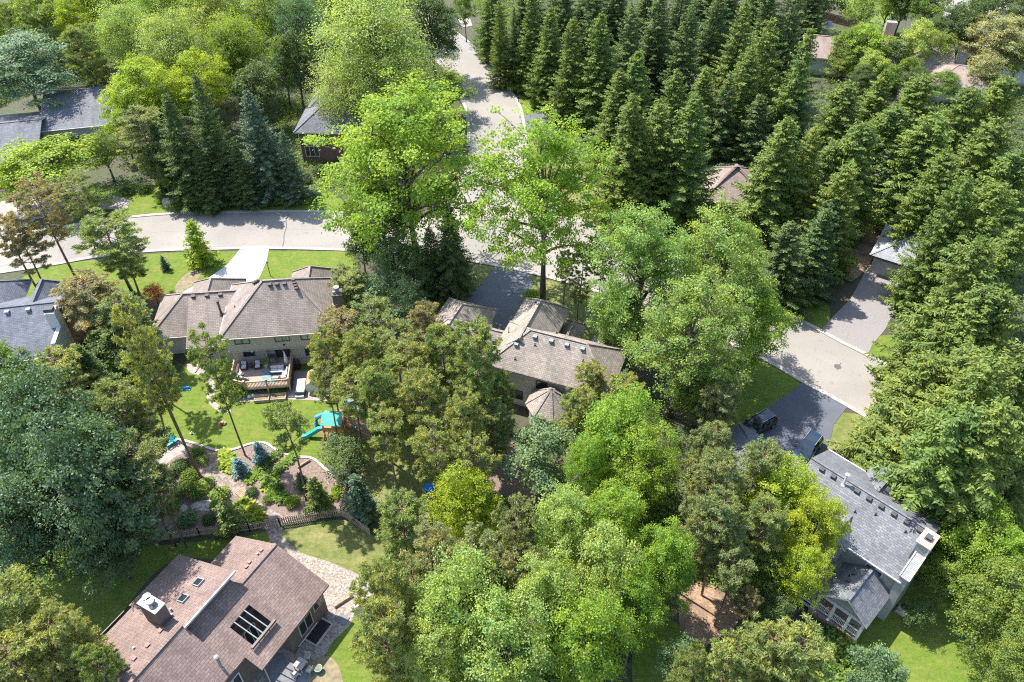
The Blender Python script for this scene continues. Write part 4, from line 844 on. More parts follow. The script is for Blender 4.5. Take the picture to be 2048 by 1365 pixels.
for k in range(5): mb.bar((-.9+.45*k, -.8, 1.2), (-1.1+.5*k, -1.8, 0), .09, .09)
mb.build('climbing_ladder', M['playwood'], e)
mb = MB(); mb.bar((1.0, .3, 2.3), (4.2, 1.6, 2.3), .12, .12)
for s in (-.9, .9): mb.bar((4.2, 1.6, 2.3), (4.2+s*.4, 1.6+s, 0), .1, .1); mb.bar((1.4, .4, 2.3), (1.5+s*.4, .4+s, 0), .1, .1)
mb.build('swing_frame', M['playwood'], e)
for k, t in enumerate((.3, .62)):
    x, y = 1+3.2*t, .3+1.3*t; mb = MB(); mb.tube([(x-.2, y, 2.25), (x-.2, y, .5)], .015, 4); mb.tube([(x+.2, y, 2.25), (x+.2, y, .5)], .015, 4); mb.box(x-.25, x+.25, y-.1, y+.1, .46, .5); mb.build('swing', M['bluefab'], e)
p = G(702, 822); e = thing('play_tarp', 'pale blue sloping fabric sheet behind the swing frame', 'tarp', (p.x, p.y, 0), .5); mb = MB(); mb.slab([[(-.9, -.7, .5), (.9, -.5, .35), (.8, .8, 1.3), (-.5, .7, 1.4)]], .03); mb.build('sheet', plain('pale_blue_fabric', (.35, .55, .66), .8), e)
for s in (-.5, .7): mb = MB(); mb.tube([(s, .72, 0), (s, .72, 1.32)], .04, 6); mb.build('pole', M['playwood'], e)
# toys on the lawn
p = G(445, 849); e = thing('toy', 'small red and white toy car on the lawn', 'toy', (p.x, p.y, .02), .2); mb = MB(); mb.box(-.38, .38, -.17, .17, .06, .24); mb.box(-.15, .2, -.15, .15, .24, .4); mb.build('body', M['red'], e)
for x in (-.25, .25): mb = MB(); mb.tube([(x, -.2, .08), (x, .2, .08)], .09, 10); mb.build('wheel', M['trim'], e)
p = G(384, 868); mb = MB(); mb.tube([(0, 0, 0), (0, 0, .12), (0, 0, .3)], [.1, .18, .05], 8); mb.box(-.25, .25, -.05, .05, .02, .08); tag(mb.build('toy', M['trim'], loc=(p.x, p.y, .02)), 'small white toy on the lawn near the twin pine trunks', 'toy')
p = G(373, 779); mb = MB(); mb.tube([(-.4, 0, .2), (.4, .1, .25)], [.2, .12], 8); mb.box(-.5, .5, -.25, .25, 0, .08); tag(mb.build('toy', M['bluefab'], loc=(p.x, p.y, .02)), 'small blue toy on the shaded lawn beside the path', 'toy')
# teal garden chairs
def adir(px, py, rz, label):
    p = G(px, py); e = thing('garden_chair', label, 'chair', (p.x, p.y, .03), rz, 'teal garden chairs'); m_ = M['tealplastic']
    mb = MB(); mb.add([(-.28, .32, .38), (.28, .32, .38), (.28, -.25, .26), (-.28, -.25, .26), (-.28, .32, .34), (.28, .32, .34), (.28, -.25, .22), (-.28, -.25, .22)], [(0, 1, 2, 3), (7, 6, 5, 4), (0, 4, 5, 1), (1, 5, 6, 2), (2, 6, 7, 3), (3, 7, 4, 0)]); mb.build('seat', m_, e)
    mb = MB()
    for k in range(5): mb.bar((-.24+.12*k, -.22, .25), (-.3+.15*k, -.58, 1.0-abs(k-2)*.04), .1, .025)
    mb.build('backrest', m_, e)
    for s in (-1, 1): mb = MB(); mb.box(s*.36-.07, s*.36+.07, -.35, .4, .52, .55); mb.build('armrest', m_, e); mb = MB(); mb.box(s*.34-.03, s*.34+.03, .28, .36, 0, .52); mb.build('leg', m_, e); mb = MB(); mb.box(s*.34-.03, s*.34+.03, -.36, -.28, 0, .52); mb.build('leg', m_, e)
adir(339, 892, 2.4, 'teal slatted garden chair on the pale patio, left one'); adir(348, 886, -2.6, 'teal slatted garden chair on the pale patio, right one')
# fallen log and stump in the bed, stepping stones, timber bench blocks
p = G(609, 930); mb = MB(); mb.tube([(-.6, -.5, .18), (.5, .55, .2)], [.12, .1], 8); tag(mb.build('log', M['log'], loc=(p.x, p.y, 0)), 'short cut log lying in the mulch behind the lone pine trunk', 'log')
p = G(484, 988); e = thing('footbridge', 'small wooden plank bridge over the dry creek', 'footbridge', (p.x, p.y, .03), -.7)
mb = MB()
for k in range(6): mb.box(-.55+.19*k, -.4+.19*k, -.45, .45, .12, .17)
mb.build('plank', M['log'], e)
for s in (-.38, .38): mb = MB(); mb.box(-.6, .6, s-.05, s+.05, 0, .12); mb.build('beam', M['fencewood'], e)
for i, (x, y) in enumerate(((366, 1018), (395, 1012), (420, 1010))):
    p = G(x, y); mb = MB(); mb.tube([(0, 0, 0), (0, 0, .1), (0, 0, .14)], [.5, .46, .3], 7); tag(mb.build('boulder', M['stone'], loc=(p.x, p.y, .02), rz=i), ('flat boulder, leftmost of the stones behind the fence shrubs', 'flat boulder, middle of the stones behind the fence shrubs', 'flat boulder, rightmost of the stones behind the fence shrubs')[i], 'boulder', 'garden boulders')
# ------------------------------------------------------------------ picket fences
def fence(name, label, pts, mat, h=1.25, sp=.21, w=.12, group=None, gap=True):
    e = thing(name, label, 'fence', (0, 0, 0), 0, group)
    for a, b in zip(pts[:-1], pts[1:]):
        A_ = G(*a); B_ = G(*b); d = (B_-A_); n = int(d.length/sp); t = d.normalized(); mb = MB(); nn = Vector((-t.y, t.x, 0))
        for i in range(n):
            c = A_+t*(sp*(i+.5)); hh = h+R_.uniform(-.03, .03); mb.bar(c+nn*.05+Vector((0, 0, .05)), c+nn*.05+Vector((R_.uniform(-.01, .01), 0, hh)), .025, w)
        for z in (.3, h-.25): mb.bar(A_+Vector((0, 0, z)), B_+Vector((0, 0, z)), .05, .1)
        mb.build('picket_panel', mat, e); m_ = max(1, int(d.length/2.6))
        for i in range(m_+1): c = A_+d*i/m_; mb = MB(); mb.box(-.05, .05, -.02, .08, 0, h-.02); mb.build('post', mat, e, (c.x, c.y, 0))
    return e
fence('picket_fence', 'long weathered picket fence between the mulch bed and the lower lawn', [(318, 1083), (400, 1072), (500, 1063), (560, 1052), (683, 1033)], M['fencewood'])
fence('picket_fence', 'short weathered picket fence running down right from the corner', [(686, 1034), (740, 1072)], M['fencewood'])
fence('picket_fence', 'weathered picket fence seen edge on beside the dense round tree', [(682, 1030), (696, 975), (704, 930)], M['fencewood'])
fence('board_fence', 'far reddish brown board fence at the top right', [(1640, 40), (1700, 55), (1712, 58)], M['fenceb'], 1.9, .16, .15)
# ------------------------------------------------------------------ things at the red-brown roof house
def at3(x, y, z=.03): return H3.Wd(x, y, z)
def pchair(x, y, rz, label):
    e = thing('patio_chair', label, 'chair', at3(x, y), H3.a+rz, 'patio chairs on the gravel'); mb = MB(); mb.box(-.27, .27, -.25, .25, .4, .45); mb.build('seat', M['stone'], e); mb = MB()
    for k in range(5): mb.box(-.25+.11*k, -.19+.11*k, .24, .27, .45, .9)
    mb.build('backrest', M['stone'], e)
    for a, b in ((-1, -1), (1, -1), (-1, 1), (1, 1)): mb = MB(); mb.box(a*.24-.02, a*.24+.02, b*.23-.02, b*.23+.02, 0, .4); mb.build('leg', M['stone'], e)
pchair(11.6, -5.0, 0.4, 'grey slatted patio chair behind the small grey table'); pchair(12.5, -5.8, -1.6, 'grey slatted patio chair on the outer side of the small grey table'); pchair(11.7, -6.7, 3.0, 'grey slatted patio chair nearest the dark stone patio')
e = thing('patio_table', 'small square grey patio table on the shaded gravel', 'table', at3(11.6, -5.85), H3.a); mb = MB(); mb.box(-.45, .45, -.45, .45, .68, .73); mb.build('table_top', M['stone'], e)
for a, b in ((-1, -1), (1, -1), (-1, 1), (1, 1)): mb = MB(); mb.box(a*.4-.03, a*.4+.03, b*.4-.03, b*.4+.03, 0, .68); mb.build('leg', M['stone'], e)
e = thing('window_well', 'dark rounded window well with pale rim against the brown wall', 'window well', at3(10.75, -2.6), H3.a); mb = MB(); mb.box(-.4, .75, -1.1, 1.1, .0, .06); mb.build('cover', M['black'], e); mb = MB(); mb.box(.75, .85, -1.1, 1.1, 0, .25); mb.box(-.4, .85, -1.2, -1.1, 0, .25); mb.box(-.4, .85, 1.1, 1.2, 0, .25); mb.build('rim', M['stone'], e)
mb = MB(); mb.bar((0, 0, .15), (1.5, 1.2, .15), .28, .3); tag(mb.build('timber', M['log'], loc=at3(10.6, .0), rz=0.0), 'weathered timber sleeper on the gravel at the house corner', 'timber')
mb = MB(); mb.box(-.5, .5, -.4, .4, 0, .07); tag(mb.build('stone_slab', M['darkstone'], loc=at3(12.0, -.6), rz=H3.a), 'dark flat slab lying on the shaded gravel', 'slab')
p = G(638, 1342); e = thing('planter', 'teal round planter by the gravel patio', 'planter', (p.x, p.y, .03)); mb = MB(); mb.tube([(0, 0, 0), (0, 0, .45), (0, 0, .5)], [.2, .32, .36], 16); mb.build('pot', M['tealplastic'], e); mb = MB(); mb.tube([(0, 0, .5), (0, 0, .52)], [.3, .3], 16); mb.build('soil', M['soil'], e)
p = G(560, 1330, 2.6)
# ------------------------------------------------------------------ things at the grey house
def at4(x, y, z=0): return H4.Wd(x, y, z)
e = thing('air_conditioner', 'pale air conditioner unit at the end wall of the grey house', 'air conditioner', at4(12.6, -6.9), H4.a); mb = MB(); mb.box(-.4, .4, -.4, .4, .08, .85); mb.build('body', M['stone'], e); mb = MB(); mb.tube([(0, 0, .85), (0, 0, .9)], .33, 16); mb.build('fan_grille', M['black'], e); mb = MB(); mb.box(-.5, .5, -.5, .5, 0, .08); mb.build('base', M['kerb'], e)
for x, y, l in ((3.9, -11.3, 'dark blue covered chair on the deck beside the porch gable'), (.6, -11.6, 'dark blue covered chair at the left end of the deck')):
    e = thing('deck_chair', l, 'chair', at4(x, y, 2.36), H4.a+.6, 'blue chairs on the deck'); mb = MB(); mb.box(-.4, .4, -.4, .4, .3, .5); mb.build('seat', M['navy'], e); mb = MB(); mb.box(-.4, .4, .3, .44, .5, 1.0); mb.build('backrest', M['navy'], e)
    for a in (-.35, .35): mb = MB(); mb.box(a-.04, a+.04, -.38, .4, 0, .3); mb.build('leg', M['black'], e)
e = thing('deck_table', 'round dark blue covered table on the deck beside the porch gable', 'table', at4(5.3, -11.2, 2.36), 0); mb = MB(); mb.tube([(0, 0, .7), (0, 0, .76)], .6, 20); mb.build('table_top', M['navy'], e); mb = MB(); mb.tube([(0, 0, 0), (0, 0, .7)], .1, 8); mb.build('leg', M['black'], e)
# yard of the tan roofed house: round blue saucer swing on a stand, wooden chairs
p = G(859, 983); e = thing('saucer_swing', 'bright blue round saucer swing seat behind the yellow maple', 'swing', (p.x, p.y, 0)); mb = MB(); mb.tube([(0, 0, .55), (0, 0, .6)], .62, 22); mb.build('seat', M['brightblue'], e)
for k in range(3): a = k*2.1; mb = MB(); mb.tube([(math.cos(a)*.5, math.sin(a)*.5, 0), (math.cos(a)*.45, math.sin(a)*.45, .56)], .04, 6); mb.build('leg', M['black'], e)
for x, y, r, l in ((822, 1003, .5, 'weathered wooden lounge chair in the dry yard, nearer the pine trunk'), (858, 992, 2.2, 'grey wooden bench just below the blue saucer swing')):
    p = G(x, y); e = thing('garden_bench', l, 'garden seat', (p.x, p.y, 0), r); mb = MB(); mb.box(-.7, .7, -.3, .3, .35, .42); mb.build('seat', M['fencewood'], e); mb = MB(); mb.box(-.7, .7, .3, .36, .42, .85); mb.build('backrest', M['fencewood'], e)
    for a in (-.6, .6): mb = MB(); mb.box(a-.05, a+.05, -.28, .32, 0, .35); mb.build('leg', M['fencewood'], e)
# ------------------------------------------------------------------ trees: prototypes
def leaf_mesh(name, C, Nn, size, aspect=1.0, dirs=None, seed=0, bend=.0):
    """one mesh of n leaf faces: centres C, normals Nn, sizes; dirs = long axis"""
    rs = np.random.RandomState(seed); n = len(C)
    Nn = Nn/np.maximum(np.linalg.norm(Nn, axis=1, keepdims=True), 1e-6)
    if dirs is None: dirs = rs.normal(size=(n, 3))
    A = dirs-(dirs*Nn).sum(1, keepdims=True)*Nn; A /= np.maximum(np.linalg.norm(A, axis=1, keepdims=True), 1e-6)
    B = np.cross(Nn, A); s = size.reshape(-1, 1)
    a = A*s*.5; b = B*s*.5*aspect
    V_ = np.stack([C-a, C+b*1.0+a*.1, C+a, C-b*1.0+a*.1], 1).reshape(-1, 3)
    me = bpy.data.meshes.new(name)
    me.vertices.add(4*n); me.vertices.foreach_set('co', V_.astype(np.float32).ravel())
    me.loops.add(4*n); me.loops.foreach_set('vertex_index', np.arange(4*n, dtype=np.int32))
    me.polygons.add(n); me.polygons.foreach_set('loop_start', np.arange(0, 4*n, 4, dtype=np.int32))
    try: me.polygons.foreach_set('loop_total', np.full(n, 4, dtype=np.int32))
    except Exception: pass
    me.materials.append(LEAF['mid']); me.update(calc_edges=True); return me
def unit(rs, n):
    v = rs.normal(size=(n, 3)); return v/np.linalg.norm(v, axis=1, keepdims=True)
def curve_pts(a, b, sag, rs, n=4):
    a = np.array(a, float); b = np.array(b, float); out = []
    j = rs.normal(size=3)*np.linalg.norm(b-a)*.05
    for i in range(n+1):
        t = i/n; p = a+(b-a)*t; p[2] += sag*math.sin(math.pi*t)*np.linalg.norm(b-a); out.append(tuple(p+j*math.sin(math.pi*t)))
    return out
def mesh_of(mb, name, mat):
    me = bpy.data.meshes.new(name); me.from_pydata(mb.v, [], mb.f); me.materials.append(mat)
    me.polygons.foreach_set('use_smooth', [True]*len(mb.f)); me.update(); return me

def proto_broad(seed, R=7.0, h=18.0, base=.17, nl=22, clumps=19, leaves=64, leaf=.29, spread=.62, cl=.50, droop=0.0, spiky=0.0, vis=.16):
    rs = np.random.RandomState(seed); zb = h*base; zc = zb+(h-zb)*.5; rz = (h-zb)*.5
    L_ = []
    for i in range(nl):      # lobes spread evenly over the crown, irregular
        k = (i+.5)/nl; ph = math.acos(1-1.72*k); th = i*2.39996+rs.uniform(-.35, .35)
        q = rs.uniform(.46, .80); rr = R*rs.uniform(.20, .42)
        L_.append((np.array([math.sin(ph)*math.cos(th)*R*q, math.sin(ph)*math.sin(th)*R*q, zc+math.cos(ph)*rz*q*1.02]), rr))
    L_.append((np.array([rs.uniform(-.1, .1)*R, rs.uniform(-.1, .1)*R, h-R*.38]), R*.36))
    mb = MB(); top = (rs.uniform(-.3, .3), rs.uniform(-.3, .3), zc+rz*.35)
    mb.tube([(0, 0, -.3), (0, 0, zb*.5), (top[0]*.5, top[1]*.5, zb*1.15), top], [R*.062, R*.048, R*.036, R*.01], 8)
    Cs = []; Ns = []; Ss = []
    for (c, rr) in L_:
        z0 = max(zb*.75, min(c[2]-rr*.4-1.5, zc)); mb.tube(curve_pts((top[0]*.3, top[1]*.3, z0), c, .1, rs), [R*.024, R*.019, R*.014, R*.008, R*.003], 5)
        d = unit(rs, clumps*2); d = d[d[:, 2] > -.55][:clumps]
        p = c+d*rr*rs.uniform(.66, 1.22+spiky, (len(d), 1))*np.array([1, 1, .85])
        for q, dd in zip(p[::3], d[::3]): mb.tube([tuple(c), tuple(c+(q-c)*.6+np.array([0, 0, .1])), tuple(q)], [R*.006, R*.004, R*.002], 3, cap=False)
        n = leaves; off = rs.normal(size=(len(d), n, 3))*np.array([cl, cl, cl*.42])*rs.uniform(.7, 1.25, (len(d), 1, 1))
        off[:, :, 2] -= .18*(off[:, :, 0]**2+off[:, :, 1]**2)*(1+droop)
        cen = p[:, None, :]+off
        nn = d[:, None, :]*.55+np.array([0, 0, .75])+rs.normal(size=off.shape)*.45
        Cs.append(cen.reshape(-1, 3)); Ns.append(nn.reshape(-1, 3)); Ss.append(leaf*rs.uniform(.6, 1.3, cen.shape[0]*n))
    C = np.concatenate(Cs); Nn = np.concatenate(Ns); S_ = np.concatenate(Ss)
    me = leaf_mesh('broad_crown', C, Nn, S_, .72, seed=seed)
    return dict(crown=me, trunk=mesh_of(mb, 'broad_trunk', M['bark']), R=R, h=h, fc=(zc/h))

def proto_spruce(seed, h=20.0, R=4.0, z0=.8, step=.42, nb=8, pw=.74, w=.17, upt=.25, drp=.42):
    rs = np.random.RandomState(seed); mb = MB(); mb.tube([(0, 0, -.3), (0, 0, h*.5), (0, 0, h)], [.26, .16, .02], 7)
    Cs = []; Ns = []; Ds = []; Ss = []; z = z0
    irr = rs.uniform(.72, 1.18, (4, 12))
    while z < h-.25:
        t = z/h; Lw = R*(1-t)**pw*min(1, .55+t*3)+.22; n = max(4, int(nb*(.55+.6*(1-t))))
        a0 = rs.uniform(0, 6.28)
        for k in range(n):
            a = a0+6.283*k/n+rs.uniform(-.25, .25); L = Lw*rs.uniform(.62, 1.14)*irr[min(3, int(t*4)), int((a % 6.283)/6.283*12) % 12]
            u = np.array([math.cos(a), math.sin(a), 0]); sd = np.array([-u[1], u[0], 0]); zz = z+rs.uniform(-.2, .2)
            m = max(3, int(L/.20)); s = (np.arange(m)+.6)/m; s = s[s > (.12 if L < 1.5 else .22)]
            dz = -drp*L*s+upt*L*s**2.3+.35*(t)*L*s
            P0 = u[None]*(s*L)[:, None]+np.array([0, 0, zz])+np.array([0, 0, 1])*dz[:, None]
            if L > 1.2 and k % 2 == 0: mb.tube([(0, 0, zz), tuple(P0[len(P0)//2]-[0, 0, .05]), tuple(P0[-1]-[0, 0, .04])], [.05, .03, .01], 3, cap=False)
            tw = (.26*L*(1-s)**.7+.24)*rs.uniform(.75, 1.2, len(s))
            for sg in (-1, 1):
                for rep in range(2):
                    dirs = sd[None]*sg+u[None]*rs.uniform(.3, .9, (len(s), 1))+np.array([0, 0, -1])*rs.uniform(.1, .75 if rep else .45, (len(s), 1))
                    dirs /= np.linalg.norm(dirs, axis=1, keepdims=True)
                    j = rs.normal(size=P0.shape)*.06
                    ln = tw*(1 if rep == 0 else .7)
                    C = P0+dirs*(ln*.5)[:, None]+j
                    nn = np.array([0, 0, 1.0])+u[None]*.35+rs.normal(size=C.shape)*.4
                    Cs.append(C); Ns.append(nn); Ds.append(dirs); Ss.append(ln*1.1)
            # row of shoots along the top of the limb
            C = P0+np.array([0, 0, .07])+rs.normal(size=P0.shape)*.05; Cs.append(C); Ns.append(np.array([0, 0, 1.0])+rs.normal(size=C.shape)*.5); Ds.append(np.repeat(u[None], len(s), 0)+rs.normal(size=C.shape)*.35); Ss.append(np.full(len(s), .42))
        z += step*rs.uniform(.75, 1.25)*(1 if t < .8 else .7)
    n = 14; tt = rs.uniform(0, 1, n); Cs.append(np.stack([rs.normal(size=n)*.05, rs.normal(size=n)*.05, h-.7+tt*.9], 1)); Ns.append(rs.normal(size=(n, 3))); Ds.append(np.array([[0, 0, 1.]]*n)+rs.normal(size=(n, 3))*.5); Ss.append(np.full(n, .4))
    C = np.concatenate(Cs); S_ = np.concatenate(Ss)
    asp = (w/np.maximum(S_, .2)).reshape(-1, 1)
    me = leaf_mesh('spruce_crown', C, np.concatenate(Ns), S_, asp, np.concatenate(Ds), seed)
    return dict(crown=me, trunk=mesh_of(mb, 'spruce_trunk', M['bark']), R=R, h=h)

def proto_pine(seed, h=20.0, R=3.6, cb=.52, nbr=34, lean=.3, tufts=8, blades=44, bl=.58, tr=.36):
    rs = np.random.RandomState(seed); mb = MB()
    ph = rs.uniform(0, 6.28); ln = lambda z: np.array([math.cos(ph)*lean*math.sin(z/h*3), math.sin(ph)*lean*math.sin(z/h*3), 0])
    mb.tube([tuple(ln(z)+[0, 0, z]) for z in (-.3, h*.25, h*.5, h*.75, h*.97)], [.21, .18, .14, .09, .02], 8)
    Cs = []; Ns = []; Ds = []; Ss = []
    zs = np.sort(cb*h+(h*1.0-cb*h)*rs.uniform(0, 1, nbr)**.85)
    for i, z in enumerate(zs):
        t = (z-cb*h)/(h-cb*h); a = i*2.4+rs.uniform(-.5, .5)
        L = R*(math.sin(math.pi*min(1, (.18+.72*t)))**.7)*rs.uniform(.55, 1.12)
        u = np.array([math.cos(a), math.sin(a), 0]); rise = rs.uniform(-.05, .28)+.35*t
        p0 = ln(z)+[0, 0, z]; p1 = p0+u*L*.55+[0, 0, L*rise*.35]; p2 = p0+u*L+[0, 0, L*rise]
        mb.tube([tuple(p0), tuple(p1), tuple(p2)], [.065, .04, .015], 4, cap=False)
        nt_ = max(2, int(tufts*L/R+.5))
        for k in range(nt_):
            s = rs.uniform(.45, 1.05); side = rs.uniform(-1, 1)*L*.34*(1.2-s*.5)
            c = p0+(p2-p0)*s+np.array([-u[1], u[0], 0])*side+[0, 0, rs.uniform(-.1, .28)]
            if rs.rand() < .7: mb.tube([tuple(p0+(p2-p0)*(s*.75)), tuple(c)], [.022, .01], 3, cap=False)
            d = unit(rs, blades); d[:, 2] = d[:, 2]*.8+.35; d /= np.linalg.norm(d, axis=1, keepdims=True)
            r_ = rs.uniform(.35, 1.0, (blades, 1))*tr*rs.uniform(.85, 1.25)
            Cs.append(c+d*r_*np.array([1.25, 1.25, .8])); Ds.append(d+rs.normal(size=d.shape)*.25); Ns.append(rs.normal(size=d.shape)+[0, 0, .5]); Ss.append(bl*rs.uniform(.7, 1.2, blades))
    for k in range(int(nbr*.12)):   # dead stubs below the crown
        z = h*rs.uniform(cb*.75, cb); a = rs.uniform(0, 6.28); L = rs.uniform(.6, 1.6); mb.tube([tuple(ln(z)+[0, 0, z]), (math.cos(a)*L, math.sin(a)*L, z+.1)], [.03, .008], 3, cap=False)
    me = leaf_mesh('pine_crown', np.concatenate(Cs), np.concatenate(Ns), np.concatenate(Ss), .20, np.concatenate(Ds), seed)
    return dict(crown=me, trunk=mesh_of(mb, 'pine_trunk', M['pinebark']), R=R, h=h, fc=cb+(1-cb)*.55)

def proto_bush(seed, n=1500, leaf=.13, lob=7, flat=.75):
    rs = np.random.RandomState(seed); Cs = []; Ns = []
    for i in range(lob):
        a = i*2.4; q = .45*math.sqrt((i+.3)/lob)*1.2; c = np.array([math.cos(a)*q, math.sin(a)*q, .42*flat+rs.uniform(-.05, .22)*flat]); d = unit(rs, n//lob); d[:, 2] = np.abs(d[:, 2])*1.2-.35
        Cs.append(c+d*rs.uniform(.28, .55, (len(d), 1))*np.array([1, 1, flat])); Ns.append(d+[0, 0, .5]+rs.normal(size=d.shape)*.5)
    C = np.concatenate(Cs); C[:, 2] = np.maximum(C[:, 2], .03)
    mb = MB(); mb.tube([(0, 0, -.05), (0, 0, .3)], [.05, .03], 5)
    for i in range(4): mb.tube([(0, 0, .1), (math.cos(i*1.6)*.3, math.sin(i*1.6)*.3, .4)], [.025, .01], 4)
    return dict(crown=leaf_mesh('bush_crown', C, np.concatenate(Ns), leaf*rs.uniform(.6, 1.3, len(C)), .7, seed=seed), trunk=mesh_of(mb, 'bush_trunk', M['bark']), R=1.0, h=1.0)
def proto_rosette(seed, n=150, L=.5, w=.14, up=.55):
    """arching strap or broad leaves from one crown"""
    rs = np.random.RandomState(seed); a = rs.uniform(0, 6.283, n); el = rs.uniform(.15, 1.2, n)
    r = rs.uniform(.25, 1, n)*L; d = np.stack([np.cos(a)*np.cos(el), np.sin(a)*np.cos(el), np.sin(el)], 1)
    C = d*r[:, None]*np.array([1.3, 1.3, up*1.5]); D = d*np.array([1, 1, .2])+rs.normal(size=d.shape)*.15; Nn = np.array([0, 0, 1.])-d*.4*0+rs.normal(size=d.shape)*.3
    return leaf_mesh('rosette', C+[0, 0, .05], Nn, rs.uniform(.7, 1.2, n)*L*.7, w/(L*.7), D, seed)

PB = [proto_broad(101), proto_broad(102, nl=19), proto_broad(103, R=7, h=18, nl=25, spiky=.2), proto_broad(104, nl=18, clumps=22, spiky=.15)]
PG = [proto_broad(141, leaf=.23, leaves=90, clumps=17, spiky=.3, cl=.40), proto_broad(142, leaf=.23, leaves=90, clumps=16, nl=25, spiky=.3, cl=.42), proto_broad(143, leaf=.24, leaves=90, clumps=17, nl=20, spiky=.35, cl=.42)]
PL = [proto_broad(131, R=7, h=15, base=.02, nl=26, clumps=18, leaves=60, spiky=.1), proto_broad(132, R=7, h=15, base=.03, nl=28, clumps=17, leaves=60, spiky=.15)]
PF = [proto_broad(111, leaf=.24, leaves=40, nl=28, clumps=26, cl=.75, spiky=.35), proto_broad(112, leaf=.24, leaves=40, nl=30, clumps=24, cl=.8, spiky=.4)]      # feathery
PM = [proto_broad(121, R=4, h=9, base=.2, nl=12, clumps=14, leaves=46, leaf=.25, cl=.36), proto_broad(122, R=4, h=9, base=.22, nl=10, clumps=15, leaves=48, leaf=.25, cl=.36), proto_broad(123, R=4, h=9, base=.25, nl=14, clumps=10, leaves=40, leaf=.24, cl=.4, spiky=.4)]
PS = [proto_spruce(201, R=5.2, nb=11), proto_spruce(202, R=5.6, nb=10, step=.46), proto_spruce(203, R=5.0, nb=10, drp=.5, upt=.35), proto_spruce(204, R=5.4, nb=12, step=.40), proto_spruce(205, R=5.8, nb=9, step=.5, drp=.32, pw=.68)]
PSw = [proto_spruce(221, R=5.6, nb=11, pw=.5, h=17), proto_spruce(222, R=5.6, nb=12, pw=.56, h=17, drp=.3), proto_spruce(223, R=5.4, nb=11, pw=.52, h=17, step=.46)]
PSs = [proto_spruce(211, h=5, R=1.6, z0=.15, step=.26, nb=8, w=.14, drp=.15, upt=.1), proto_spruce(212, h=5, R=1.9, z0=.12, step=.26, nb=9, w=.15, drp=.1, upt=.12)]
PP = [proto_pine(301), proto_pine(302, R=3.9, nbr=40), proto_pine(303, R=3.3, nbr=28, cb=.55, lean=.6), proto_pine(304, R=4.2, cb=.42, nbr=46), proto_pine(305, R=3.6, cb=.6, nbr=30, lean=.8)]
PPd = [proto_pine(311, R=4.4, cb=.32, nbr=72, tufts=10), proto_pine(312, R=4.2, cb=.28, nbr=80, tufts=9)]   # dense
PBu = [proto_bush(401), proto_bush(402, lob=9), proto_bush(403, n=1100, leaf=.17, flat=.6)]
_cnt = [0]
def plant(name, pr, tone, xy, rad, h, label, cat, group=None, trunk='trunk', rz=None, barkm=None):
    _cnt[0] += 1; rz = R_.uniform(0, 6.28) if rz is None else rz
    e = thing(name, label, cat, (xy[0], xy[1], 0), rz, group); s = rad/pr['R']; sz = h/pr['h']
    sx, sy = s*R_.uniform(.92, 1.09), s*R_.uniform(.92, 1.09)
    e.rotation_euler = (R_.uniform(-.03, .03), R_.uniform(-.03, .03), rz)
    for part, me in (('crown', pr['crown']), (trunk, pr['trunk'])):
        o = bpy.data.objects.new(part, me); SC.collection.objects.link(o); o.parent = e; o.scale = (sx, sy, sz)
        if part == 'crown': o.material_slots[0].link = 'OBJECT'; o.material_slots[0].material = LEAF[tone]
    return e
def place_c(cx, cy, r, h, fc):
    z = h*fc; p = G(cx, cy, z); return (p.x, p.y), r*mpp(p.y, z)
def D(kind, tone, cx, cy, r, h, label, group='broadleaved trees around the houses', name='broadleaf_tree', base=None):
    pr = {'B': PB, 'F': PF, 'M': PM, 'L': PL, 'G': PG}[kind]; pr = pr[_cnt[0] % len(pr)]
    if base:
        b = G(*base); zc = HC*(1-b.y/G(cx, cy, 0).y); h = zc/pr['fc']; xy = (b.x, b.y); rad = r*mpp(b.y, zc)
    else: xy, rad = place_c(cx, cy, r, h, pr['fc'])
    return plant(name, pr, tone, xy, rad*.97, h, label, 'tree', group)
def Pn(tone, cx, cy, r, h, label, base=None, dense=0, group='pines among the houses'):
    pr = (PPd if dense else PP); pr = pr[_cnt[0] % len(pr)]
    if base:
        b = G(*base); Yt = G(cx, cy, 0).y; zc = HC*(1-b.y/Yt); h = max(4, zc/pr['fc']); xy = (b.x, b.y); rad = r*mpp(b.y, zc)
    else: xy, rad = place_c(cx, cy, r, h, pr['fc'])
    return plant('pine_tree', pr, tone, xy, rad, h, label, 'pine tree', group)
def S(tone, tx, ty, h, R, label, base=None, v=None, group='spruces around the houses', wide=False):
    pr = PS[(_cnt[0]*3+_cnt[0]//5) % len(PS)] if v is None else v
    if wide: pr = PSw[_cnt[0] % 3]
    if base:
        b = G(*base); Yt = G(tx, ty, 0).y; h = max(1, HC*(1-b.y/Yt)); xy = (b.x, b.y)
    else: p = G(tx, ty, h); xy = (p.x, p.y)
    if v is None: R *= 1.42 if group.startswith('spruces of') else 1.35
    elif h > 8: R *= 1.3
    return plant('spruce_tree', pr, tone, xy, R, h, label, 'spruce', group)
def Bu(tone, px, py, r, label, k=0, h=None, group='garden shrubs', name='shrub', cat='shrub'):
    p = G(px, py, .3); rad = r*mpp(p.y, .3); return plant(name, PBu[k], tone, (p.x, p.y), rad/1.0, h or rad*1.3, label, cat, group, 'stem')

